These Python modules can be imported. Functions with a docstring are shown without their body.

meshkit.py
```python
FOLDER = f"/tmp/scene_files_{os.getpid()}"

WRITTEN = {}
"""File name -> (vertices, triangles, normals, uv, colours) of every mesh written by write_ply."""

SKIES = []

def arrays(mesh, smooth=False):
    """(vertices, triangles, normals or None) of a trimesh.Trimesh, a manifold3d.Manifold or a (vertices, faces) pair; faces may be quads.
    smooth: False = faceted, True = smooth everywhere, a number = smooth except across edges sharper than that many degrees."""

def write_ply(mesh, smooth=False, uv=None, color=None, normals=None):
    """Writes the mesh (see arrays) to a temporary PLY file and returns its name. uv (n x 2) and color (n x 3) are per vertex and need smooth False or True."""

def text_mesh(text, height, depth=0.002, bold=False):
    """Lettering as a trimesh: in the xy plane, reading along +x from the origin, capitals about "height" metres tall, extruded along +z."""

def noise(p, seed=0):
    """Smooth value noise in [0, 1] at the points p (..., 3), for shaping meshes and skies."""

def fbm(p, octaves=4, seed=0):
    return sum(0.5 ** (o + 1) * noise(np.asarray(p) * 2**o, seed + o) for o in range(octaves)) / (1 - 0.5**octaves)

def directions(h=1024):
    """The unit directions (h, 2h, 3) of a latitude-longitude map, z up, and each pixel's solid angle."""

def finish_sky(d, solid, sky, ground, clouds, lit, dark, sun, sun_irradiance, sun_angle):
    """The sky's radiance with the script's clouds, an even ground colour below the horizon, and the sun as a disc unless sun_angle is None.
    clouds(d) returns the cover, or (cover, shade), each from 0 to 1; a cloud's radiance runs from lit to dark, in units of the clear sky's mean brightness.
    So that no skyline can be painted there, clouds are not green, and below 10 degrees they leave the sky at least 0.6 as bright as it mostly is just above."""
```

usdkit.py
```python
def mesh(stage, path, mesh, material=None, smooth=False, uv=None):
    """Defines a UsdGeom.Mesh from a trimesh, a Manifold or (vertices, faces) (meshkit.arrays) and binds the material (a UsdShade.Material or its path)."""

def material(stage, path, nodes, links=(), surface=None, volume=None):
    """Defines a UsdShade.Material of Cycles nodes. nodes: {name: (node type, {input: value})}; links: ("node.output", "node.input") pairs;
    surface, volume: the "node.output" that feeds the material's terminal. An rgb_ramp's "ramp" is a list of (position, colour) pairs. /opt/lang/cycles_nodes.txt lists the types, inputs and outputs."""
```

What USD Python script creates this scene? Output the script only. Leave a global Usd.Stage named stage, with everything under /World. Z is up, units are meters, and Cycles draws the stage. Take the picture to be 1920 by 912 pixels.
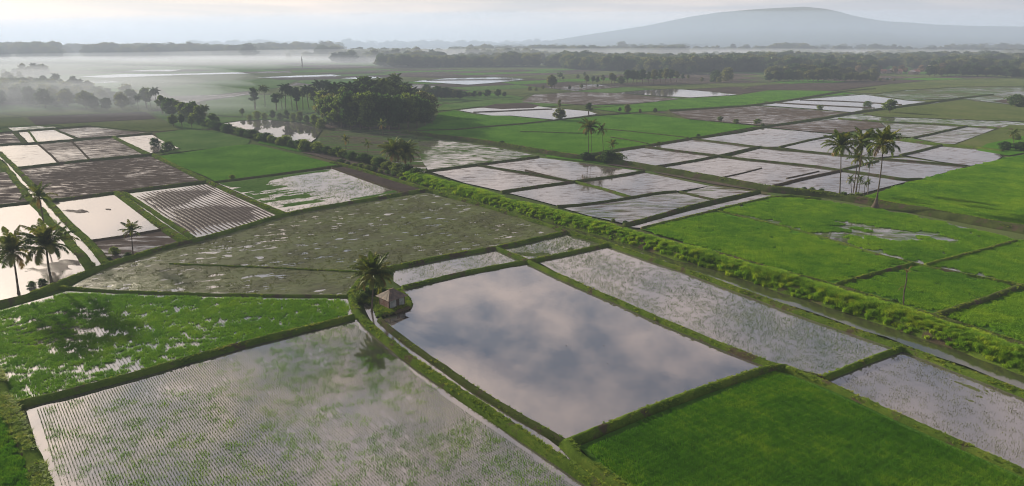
import math, random
import numpy as np
import trimesh
import shapely
from shapely.geometry import Polygon, LineString, Point, MultiPolygon
from shapely import contains_xy
import usdkit
from meshkit import noise, fbm
from pxr import Usd, UsdGeom, UsdLux, UsdShade, Gf, Sdf, Vt

stage = Usd.Stage.CreateInMemory()
UsdGeom.SetStageUpAxis(stage, 'Z')
UsdGeom.SetStageMetersPerUnit(stage, 1.0)
UsdGeom.Xform.Define(stage, '/World')
UsdGeom.Scope.Define(stage, '/World/Looks')
random.seed(7)
R = np.random.default_rng(7)

# ------------------------------------------------------------------ camera, sky, sun, exposure
CAM_H = 45.0
FPX = 1280.0                                   # focal length in pixels of the 1920 wide photograph
PITCH = math.atan((456 - 80) / FPX)
EXPOSURE = 1.45
SUN_AZ, SUN_EL = math.radians(-47), math.radians(17)
SUN_INT, SUN_ANGLE = 1.25, 2.5
SKY_STRENGTH = 0.05
CLOUDS = (9.9, 22.1, 0)                        # where the cloud field lies

cam = UsdGeom.Camera.Define(stage, '/World/camera')
cam.CreateHorizontalApertureAttr(36.0)
cam.CreateFocalLengthAttr(24.0)
cam.CreateClippingRangeAttr((0.5, 100000.0))
cam.CreateExposureAttr(EXPOSURE)
cam.AddTranslateOp().Set(Gf.Vec3d(0, 0, CAM_H))
cam.AddRotateXOp().Set(90 - math.degrees(PITCH))


class O:
    def __init__(s, a): s.a = a


class Node:
    def __init__(s, name): s.__dict__['name'] = name
    def __getattr__(s, k): return O(s.name + '.' + k)


class Graph:
    def __init__(s): s.nodes, s.links = {}, []
    def n(s, kind, **inp):
        name = f'n{len(s.nodes)}'
        vals = {}
        for k, v in inp.items():
            if isinstance(v, O): s.links.append((v.a, f'{name}.{k}'))
            else: vals[k] = v
        s.nodes[name] = (kind, vals)
        return Node(name)
    # short cuts
    def pos(s): return s.n('geometry').position
    def noise(s, vec, scale, detail=3, rough=0.5, dist=0.0): return s.n('noise_texture', vector=vec, scale=scale, detail=detail, roughness=rough, distortion=dist).fac
    def map(s, vec, loc=(0, 0, 0), rot=0.0, scale=(1, 1, 1)): return s.n('mapping', vector=vec, location=loc, rotation=(0, 0, rot), scale=scale).vector
    def ramp(s, fac, stops): return s.n('rgb_ramp', fac=fac, ramp=stops).color
    def math(s, op, a, b=0.5): return s.n('math', math_type=op, value1=a, value2=b).value
    def rng(s, v, a, b, c=0.0, d=1.0): return s.n('map_range', value=v, from_min=a, from_max=b, to_min=c, to_max=d, clamp=True).result
    def mix(s, fac, a, b, t='mix'): return s.n('mix', mix_type=t, fac=fac, color1=a, color2=b).color
    def mixc(s, fac, a, b): return s.n('mix_closure', fac=fac, closure1=a, closure2=b).closure


LOOK = {}


def material(name, fn):
    g = Graph()
    r = fn(g)
    vol = r[1] if isinstance(r, tuple) else None
    surf = r[0] if isinstance(r, tuple) else r
    m = usdkit.material(stage, '/World/Looks/' + name, g.nodes, g.links, surface=surf.a if surf else None, volume=vol.a if vol else None)
    LOOK[name] = m
    return m


def sky_look(g):
    d = g.n('texture_coordinate').generated
    sky = g.n('sky_texture', sky_type='single_scattering', sun_disc=False, sun_elevation=SUN_EL, sun_rotation=SUN_AZ, air_density=1.0, aerosol_density=3.0, ozone_density=1.0).color
    xyz = g.n('separate_xyz', vector=d)
    z = g.math('add', g.math('maximum', xyz.z, 0.0), 0.12)
    px, py = g.math('divide', xyz.x, z), g.math('divide', xyz.y, z)
    p = g.n('combine_xyz', x=px, y=py, z=0.0).vector
    p = g.n('vector_math', math_type='add', vector1=p, vector2=CLOUDS).vector
    big = g.noise(g.map(p, loc=(0.4, 0.9, 0), rot=0.5, scale=(1.0, 0.6, 1)), 1.25, 3, 0.5, 0.2)
    small = g.noise(g.map(p, loc=(5, 2, 0), rot=0.3, scale=(1.0, 0.8, 1)), 5.0, 5, 0.6, 0.15)
    f = g.math('add', g.math('multiply', big, 0.60), g.math('multiply', small, 0.40))
    cover = g.rng(f, 0.42, 0.56)
    # sunward side of the veil of cloud is brighter and warmer
    sun = (math.sin(SUN_AZ) * math.cos(SUN_EL), math.cos(SUN_AZ) * math.cos(SUN_EL), math.sin(SUN_EL))
    dot = g.math('maximum', g.n('vector_math', math_type='dot_product', vector1=d, vector2=sun).value, 0.0)
    glow = g.math('power', dot, 2.2)
    halo = g.math('power', dot, 60.0)
    veil = g.mix(glow, (4.5, 4.1, 4.3), (6.8, 5.2, 3.7))
    lit = g.mix(glow, (6.8, 5.6, 5.5), (15.0, 11.6, 9.4))
    blue = g.mix(glow, (1.2, 1.7, 2.7), (2.8, 3.3, 4.2))
    lit = g.mix(g.rng(xyz.z, 0.40, 0.70), lit, g.mix(1.0, lit, (0.50, 0.52, 0.56), 'multiply'))
    blue = g.mix(g.rng(xyz.z, 0.36, 0.66), blue, g.mix(1.0, blue, (0.60, 0.62, 0.66), 'multiply'))
    c = g.mix(cover, blue, lit)
    low = g.rng(xyz.z, 0.04, 0.24, 1.0, 0.0)
    streak = g.noise(g.map(d, loc=(1, 4, 0), scale=(1.0, 1.0, 14.0)), 3.4, 4, 0.55, 0.4)
    veil = g.mix(g.rng(streak, 0.40, 0.62), g.mix(1.0, veil, (0.66, 0.72, 0.80), 'multiply'), g.mix(1.0, veil, (1.55, 1.36, 1.15), 'multiply'))
    c = g.mix(low, c, veil)
    c = g.mix(0.15, c, sky)
    c = g.mix(halo, c, g.mix(1.0, c, (22.0, 18.0, 14.0), 'add'))
    return g.n('background_shader', color=c, strength=SKY_STRENGTH).background


dome = UsdLux.DomeLight.Define(stage, '/World/sky')
UsdShade.MaterialBindingAPI.Apply(dome.GetPrim()).Bind(material('sky_look', sky_look))
sun = UsdLux.DistantLight.Define(stage, '/World/sun')
sun.CreateNormalizeAttr(True)
sun.CreateIntensityAttr(SUN_INT)
sun.CreateAngleAttr(SUN_ANGLE)
sun.CreateColorAttr(Gf.Vec3f(1.0, 0.85, 0.66))
sd = np.array([math.sin(SUN_AZ) * math.cos(SUN_EL), math.cos(SUN_AZ) * math.cos(SUN_EL), math.sin(SUN_EL)])
sun.AddRotateZOp().Set(-math.degrees(SUN_AZ))          # then tilt: -z axis points from the sun to the ground
sun.AddRotateXOp().Set(-(90 - math.degrees(SUN_EL)))

# ------------------------------------------------------------------ helpers
CP, SP = math.cos(PITCH), math.sin(PITCH)


def ray(u, v):
    dx, dy = (u - 960) / FPX, (456 - v) / FPX
    return np.array([dx, CP + dy * SP, -SP + dy * CP])


def at(u, v, z=0.0):
    """the place on the level z that the photograph shows at (u, v)"""
    d = ray(u, v)
    t = (z - CAM_H) / d[2]
    return np.array([d[0] * t, d[1] * t])


def height_at(u, v, vt):
    """height of a thing whose foot is at (u, v) and whose top is at row vt"""
    p, d = at(u, v), ray(u, vt)
    return CAM_H + d[2] * p[1] / d[1]


def G(pts): return np.array([at(*p) for p in pts])


USED = {}


def numbered(parent, name):
    k = USED.get((parent, name), 0)
    USED[(parent, name)] = k + 1
    return f'{parent}/{name}' + (f'_{k:03d}' if k else '')


def tag(o, label=None, cat=None, group=None, kind=None):
    for k, v in (('label', label), ('category', cat), ('group', group), ('kind', kind)):
        if v: o.SetCustomDataByKey(k, v)
    return o


def thing(name, label=None, cat=None, group=None, kind=None, loc=(0, 0, 0), rz=0.0, sc=None):
    x = UsdGeom.Xform.Define(stage, numbered('/World', name))
    x.AddTranslateOp().Set(Gf.Vec3d(*map(float, loc)))
    x.AddRotateZOp().Set(math.degrees(rz))
    if sc is not None: x.AddScaleOp().Set(Gf.Vec3f(*map(float, np.broadcast_to(sc, 3))))
    return tag(x.GetPrim(), label, cat, group, kind)


def obj(name, mesh, mat, parent=None, smooth=False):
    path = numbered(str(parent.GetPath()) if parent else '/World', name)
    return usdkit.mesh(stage, path, mesh, LOOK[mat], smooth=smooth).GetPrim()


def struct(name, mesh, mat, label, cat, smooth=False):
    return tag(obj(name, mesh, mat, None, smooth), label, cat, None, 'structure')


PROTO = {}


def copy_of(proto, name, label, cat, group, loc, rz, sc=1.0):
    """a copy of a class prim with its parts, directly under /World"""
    o = thing(name, label, cat, group, None, loc, rz, sc)
    o.GetReferences().AddInternalReference(proto)
    o.SetInstanceable(True)
    return o


def klass(name):
    """a class prim: the shared source of alike things"""
    c = UsdGeom.Xform.Define(stage, '/World/' + name).GetPrim()
    c.SetSpecifier(Sdf.SpecifierClass)
    return c


def instancer(name, protos, pos, rz, scale, idx, label, cat, tilt=None):
    """one object of many small plants"""
    path = numbered('/World', name)
    pi = UsdGeom.PointInstancer.Define(stage, path)
    rel = pi.CreatePrototypesRel()
    for k, (pn, mesh, mat) in enumerate(protos):
        pp = f'{path}/{pn}' + (f'_{k:03d}' if k else '')
        usdkit.mesh(stage, pp, mesh, LOOK[mat])
        rel.AddTarget(pp)
    pi.CreatePositionsAttr(Vt.Vec3fArray.FromNumpy(np.asarray(pos, np.float32)))
    n = len(pos)
    q = np.zeros((n, 4), np.float16)                    # i j k real
    q[:, 2], q[:, 3] = np.sin(rz / 2), np.cos(rz / 2)
    pi.CreateOrientationsAttr(Vt.QuathArray([Gf.Quath(float(a[3]), float(a[0]), float(a[1]), float(a[2])) for a in q]))
    s = np.asarray(scale, np.float32)
    if s.ndim == 1: s = np.repeat(s[:, None], 3, 1)
    pi.CreateScalesAttr(Vt.Vec3fArray.FromNumpy(s))
    pi.CreateProtoIndicesAttr(Vt.IntArray.FromNumpy(np.asarray(idx, np.int32)))
    return tag(pi.GetPrim(), label, cat, None, 'stuff')


def tri_mesh(poly, z):
    vs, fs, n = [], [], 0
    for p in (poly.geoms if hasattr(poly, 'geoms') else [poly]):
        if p.geom_type != 'Polygon' or p.area < 0.01: continue
        v, f = trimesh.creation.triangulate_polygon(p, engine='earcut')
        a = np.cross(v[f[:, 1]] - v[f[:, 0]], v[f[:, 2]] - v[f[:, 0]])
        f = np.where(a[:, None] < 0, f[:, ::-1], f)
        vs.append(np.c_[v, np.full(len(v), z)]); fs.append(f + n); n += len(v)
    return np.vstack(vs), np.vstack(fs)


def relief(poly, step, fn, z0=0.0):
    """a sheet of soil over the polygon with heights fn(x, y), squares of the given size"""
    x0, y0, x1, y1 = poly.bounds
    xs, ys = np.arange(x0, x1 + step, step), np.arange(y0, y1 + step, step)
    X, Y = np.meshgrid(xs, ys)
    inside = contains_xy(poly, X, Y)
    Z = fn(X, Y) + z0
    V = np.c_[X.ravel(), Y.ravel(), Z.ravel()]
    I = np.arange(X.size).reshape(X.shape)
    ok = inside[:-1, :-1] & inside[1:, :-1] & inside[:-1, 1:] & inside[1:, 1:]
    a, b, c, d = I[:-1, :-1][ok], I[:-1, 1:][ok], I[1:, 1:][ok], I[1:, :-1][ok]
    F = np.vstack([np.c_[a, b, c], np.c_[a, c, d]])
    u, inv = np.unique(F, return_inverse=True)
    return V[u], inv.reshape(F.shape)


def chaikin(p, n=2):
    p = np.asarray(p, float)
    for _ in range(n):
        q = 0.75 * p[:-1] + 0.25 * p[1:]
        r = 0.25 * p[:-1] + 0.75 * p[1:]
        p = np.vstack([p[:1], np.stack([q, r], 1).reshape(-1, 2), p[-1:]])
    return p


def resample(p, step):
    L = LineString(p)
    n = max(2, int(round(L.length / step)) + 1)
    return np.array([L.interpolate(t, True).coords[0] for t in np.linspace(0, 1, n)])


def normals2(p):
    t = np.gradient(p, axis=0)
    t /= np.linalg.norm(t, axis=1, keepdims=True) + 1e-9
    return np.c_[-t[:, 1], t[:, 0]]


# ------------------------------------------------------------------ materials
def water_bsdf(g, p, base=(0.10, 0.095, 0.085), ripple=0.004, rough=0.03, scale=1.4, ior=3.4):
    h = g.noise(g.map(p, scale=(1, 0.6, 1)), scale, 3, 0.6)
    nrm = g.n('bump', height=h, strength=1.0, distance=ripple).normal
    d = g.n('diffuse_bsdf', color=base).BSDF
    s = g.n('glossy_bsdf', color=(0.96, 0.97, 1.0), roughness=rough, normal=nrm).BSDF
    return g.mixc(g.n('fresnel', IOR=ior, normal=nrm).fac if False else g.n('fresnel', IOR=ior).fac, d, s)


def soil_bsdf(g, p, col, rough=0.75, bump=0.05, scale=3.0):
    nrm = g.n('bump', height=g.noise(p, scale, 5, 0.65), strength=0.9, distance=bump).normal
    return g.n('diffuse_bsdf', color=col, roughness=0.6, normal=nrm).BSDF


def still_water(g):
    p = g.pos()
    murk = g.ramp(g.noise(p, 0.05, 3, 0.5), [(0.35, (0.045, 0.043, 0.042)), (0.65, (0.065, 0.060, 0.056))])
    return water_bsdf(g, p, murk, 0.0025, 0.02, 0.9)


def rippled_water(g):
    p = g.pos()
    return water_bsdf(g, p, (0.075, 0.070, 0.064), 0.008, 0.05, 1.6)


def canal_water(g):
    p = g.pos()
    return water_bsdf(g, p, (0.035, 0.042, 0.020), 0.003, 0.03, 1.0, 2.0)


def streaky(water_amt, rot, stretch, scale, col_a, col_b, green=None, gamt=0.5):
    """a flooded field seen from far: sheets of water between low mud and weed, drawn out along the plough lines"""
    def fn(g):
        p = g.pos()
        q = g.map(p, rot=rot, scale=(1.0, stretch, 1.0))
        f = g.math('add', g.math('multiply', g.noise(q, scale, 5, 0.62, 0.6), 0.7), g.math('multiply', g.noise(g.map(p, loc=(40, 9, 0)), scale * 0.18, 3, 0.5), 0.3))
        mask = g.rng(f, 1.0 - water_amt - 0.08, 1.0 - water_amt + 0.06)
        col = g.ramp(g.noise(p, 0.25, 4, 0.6), [(0.3, col_a), (0.7, col_b)])
        if green:
            gm = g.rng(g.noise(g.map(p, loc=(7, 3, 0), rot=rot, scale=(1, stretch * 1.6, 1)), scale * 0.5, 4, 0.6), gamt - 0.05, gamt + 0.05)
            col = g.mix(gm, col, green)
        return g.mixc(mask, soil_bsdf(g, p, col), water_bsdf(g, p, (0.075, 0.070, 0.064), 0.008, 0.04, 1.5))
    return fn


def leafy(cols, scale=0.12, rnd=0.25, trans=0.35, gloss=0.03, rough=0.5):
    """leaves and grass: patchy colour through the place, a little of the light coming through the blades"""
    def fn(g):
        p = g.pos()
        n = g.math('add', g.math('multiply', g.noise(p, scale, 3, 0.6), 0.7), g.math('multiply', g.noise(p, scale * 9, 2, 0.5), 0.3))
        n = g.math('add', n, g.math('multiply', g.math('subtract', g.n('object_info').random, 0.5), rnd))
        k = len(cols)
        col = g.ramp(n, [(0.3 + 0.4 * i / (k - 1), c) for i, c in enumerate(cols)])
        d = g.n('diffuse_bsdf', color=col).BSDF
        t = g.n('translucent_bsdf', color=g.mix(1.0, col, (1.25, 1.2, 0.6), 'multiply')).BSDF
        s = g.n('glossy_bsdf', color=(0.6, 0.65, 0.6), roughness=rough).BSDF
        return g.mixc(gloss * 0.5, g.mixc(trans, d, t), s)
    return fn


def turf(cols, scale=0.15, bump=0.15, bscale=2.5, spec=0.15, bare=None, sheen=0.0):
    def fn(g):
        p = g.pos()
        n = g.math('add', g.math('multiply', g.noise(p, scale, 4, 0.6), 0.65), g.math('multiply', g.noise(p, scale * 12, 3, 0.6), 0.35))
        k = len(cols)
        col = g.ramp(n, [(0.32 + 0.36 * i / (k - 1), c) for i, c in enumerate(cols)])
        if bare: col = g.mix(g.rng(g.noise(g.map(p, loc=(9, 1, 0)), 0.22, 5, 0.65), 0.54, 0.62), col, bare)
        nrm = g.n('bump', height=g.noise(p, bscale, 5, 0.7), strength=1.0, distance=bump).normal
        if sheen: return g.mixc(sheen, g.n('diffuse_bsdf', color=col, roughness=0.6, normal=nrm).BSDF, g.n('glossy_bsdf', color=(0.9, 0.92, 0.95), roughness=0.32, normal=nrm).BSDF)
        if spec < 0.2: return g.n('diffuse_bsdf', color=col, roughness=0.6, normal=nrm).BSDF
        return g.n('principled_bsdf', base_color=col, roughness=0.8, specular_ior_level=spec, normal=nrm).BSDF
    return fn


def plain_far(g):
    """the far plain: patchwork of small fields, too far to be told apart"""
    p = g.pos()
    q = g.map(p, rot=0.5, scale=(1.0, 1.6, 1))
    v = g.n('voronoi_texture', vector=q, scale=0.014, feature='f1', metric='chebychev', randomness=0.8)
    r = g.n('separate_color', color=v.color).r
    col = g.ramp(r, [(0.0, (0.10, 0.085, 0.06)), (0.25, (0.075, 0.10, 0.04)), (0.5, (0.06, 0.12, 0.03)), (0.75, (0.10, 0.115, 0.05)), (1.0, (0.055, 0.10, 0.03))])
    col = g.mix(0.35, col, g.ramp(g.noise(p, 0.05, 5, 0.7), [(0.3, (0.05, 0.07, 0.025)), (0.7, (0.12, 0.12, 0.06))]))
    return soil_bsdf(g, p, col, 0.85, 0.1, 1.0)


material('still_water', still_water)
material('rippled_water', rippled_water)
material('canal_water', canal_water)
MUD_A, MUD_B = (0.066, 0.055, 0.047), (0.115, 0.098, 0.082)
WEED = (0.055, 0.105, 0.022)
material('streaky_water', streaky(0.565, -0.95, 3.0, 0.22, MUD_A, MUD_B))
material('streaky_bright', streaky(0.60, 0.45, 3.5, 0.20, MUD_A, MUD_B))
material('streaky_half', streaky(0.50, -0.95, 4.0, 0.12, MUD_A, MUD_B, (0.07, 0.10, 0.03), 0.5))
material('weedy_water', streaky(0.475, -0.9, 2.2, 0.16, (0.05, 0.075, 0.025), (0.085, 0.115, 0.04), WEED, 0.5))
material('furrow_water', streaky(0.45, 0.45, 7.0, 0.16, MUD_A, MUD_B))
material('wet_mud', streaky(0.42, -0.9, 4.0, 0.10, MUD_A, MUD_B))
material('mixed_marsh', streaky(0.43, -0.95, 4.5, 0.055, (0.075, 0.065, 0.05), (0.10, 0.095, 0.06), (0.065, 0.115, 0.035), 0.48))
material('damp_mud', streaky(0.40, 0.2, 3.0, 0.22, MUD_A, MUD_B))
material('dry_mud', turf([(0.046, 0.038, 0.033), (0.066, 0.056, 0.049), (0.090, 0.077, 0.066)], 0.08, 0.12, 1.5, 0.05))
material('furrow_mud', turf([(0.050, 0.041, 0.036), (0.068, 0.056, 0.049), (0.092, 0.077, 0.064)], 0.3, 0.08, 4.0, 0.1, sheen=0.03))
material('weedy_mud', turf([(0.050, 0.058, 0.022), (0.076, 0.086, 0.031), (0.092, 0.118, 0.037), (0.115, 0.124, 0.048)], 0.10, 0.10, 3.0, 0.05, sheen=0.05))
material('far_meadow', turf([(0.055, 0.085, 0.028), (0.085, 0.115, 0.038), (0.12, 0.135, 0.055)], 0.03, 0.2, 1.5))
material('rice_green', turf([(0.040, 0.115, 0.012), (0.065, 0.165, 0.018), (0.095, 0.205, 0.025)], 0.06, 0.30, 2.2))
material('rice_pale', turf([(0.050, 0.115, 0.025), (0.075, 0.145, 0.035), (0.11, 0.17, 0.055)], 0.05, 0.25, 2.0))
material('rice_dark', turf([(0.030, 0.080, 0.014), (0.050, 0.115, 0.018), (0.070, 0.14, 0.022)], 0.07, 0.30, 2.0))
material('bank_turf', turf([(0.040, 0.072, 0.014), (0.075, 0.125, 0.020), (0.12, 0.155, 0.028)], 0.25, 0.15, 4.0, 0.1, (0.075, 0.062, 0.042)))
material('bank_dull', turf([(0.035, 0.048, 0.018), (0.055, 0.075, 0.024), (0.080, 0.105, 0.032)], 0.35, 0.12, 5.0, 0.1, (0.080, 0.066, 0.048)))
material('bank_soil', turf([(0.045, 0.040, 0.030), (0.070, 0.060, 0.042), (0.085, 0.080, 0.045)], 0.35, 0.12, 5.0))
material('plain_far', plain_far)
material('grass_blades', leafy([(0.075, 0.135, 0.016), (0.14, 0.225, 0.024), (0.23, 0.27, 0.035)], 0.15, 0.35))
material('lush_blades', leafy([(0.075, 0.165, 0.012), (0.14, 0.28, 0.018), (0.25, 0.35, 0.025)], 0.12, 0.35))
material('rice_blades', leafy([(0.045, 0.15, 0.008), (0.100, 0.230, 0.010), (0.18, 0.31, 0.015)], 0.05, 0.12, 0.4))
material('rice_blades_deep', leafy([(0.030, 0.112, 0.005), (0.060, 0.180, 0.008), (0.14, 0.260, 0.012)], 0.09, 0.16, 0.4))
material('seedling_blades', leafy([(0.028, 0.070, 0.012), (0.050, 0.115, 0.014), (0.12, 0.175, 0.018)], 0.05, 0.3, 0.2))
material('palm_leaf', leafy([(0.040, 0.075, 0.014), (0.075, 0.11, 0.018), (0.15, 0.15, 0.03)], 0.3, 0.35, 0.35, 0.05, 0.5))
material('palm_leaf_dry', leafy([(0.12, 0.085, 0.04), (0.17, 0.12, 0.05)], 0.3, 0.3, 0.2))
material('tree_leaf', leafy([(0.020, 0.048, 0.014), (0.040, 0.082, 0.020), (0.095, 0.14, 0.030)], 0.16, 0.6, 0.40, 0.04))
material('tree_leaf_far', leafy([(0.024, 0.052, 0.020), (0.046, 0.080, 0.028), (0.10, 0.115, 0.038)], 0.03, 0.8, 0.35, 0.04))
material('bark', turf([(0.07, 0.055, 0.042), (0.13, 0.105, 0.08), (0.18, 0.15, 0.12)], 1.5, 0.04, 9.0))
material('palm_bark', turf([(0.06, 0.05, 0.04), (0.10, 0.085, 0.068), (0.15, 0.125, 0.10)], 1.5, 0.03, 8.0))

# ------------------------------------------------------------------ the ground, out to the horizon
rr = np.r_[0, np.geomspace(30, 24000, 46)]
aa = np.linspace(0, 2 * np.pi, 97)[:-1]
gv = [(0, 0, -0.35)]
for r in rr[1:]: gv += [(r * math.cos(a), r * math.sin(a), -0.35) for a in aa]
gf = [(0, 1 + k, 1 + (k + 1) % 96) for k in range(96)]
for i in range(len(rr) - 2):
    for k in range(96):
        a, b = 1 + i * 96 + k, 1 + i * 96 + (k + 1) % 96
        gf += [(a, a + 96, b + 96), (a, b + 96, b)]
struct('ground', (np.array(gv, float), np.array(gf)), 'plain_far', 'flat farmed plain of small green and brown plots reaching the horizon', 'ground')

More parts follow.
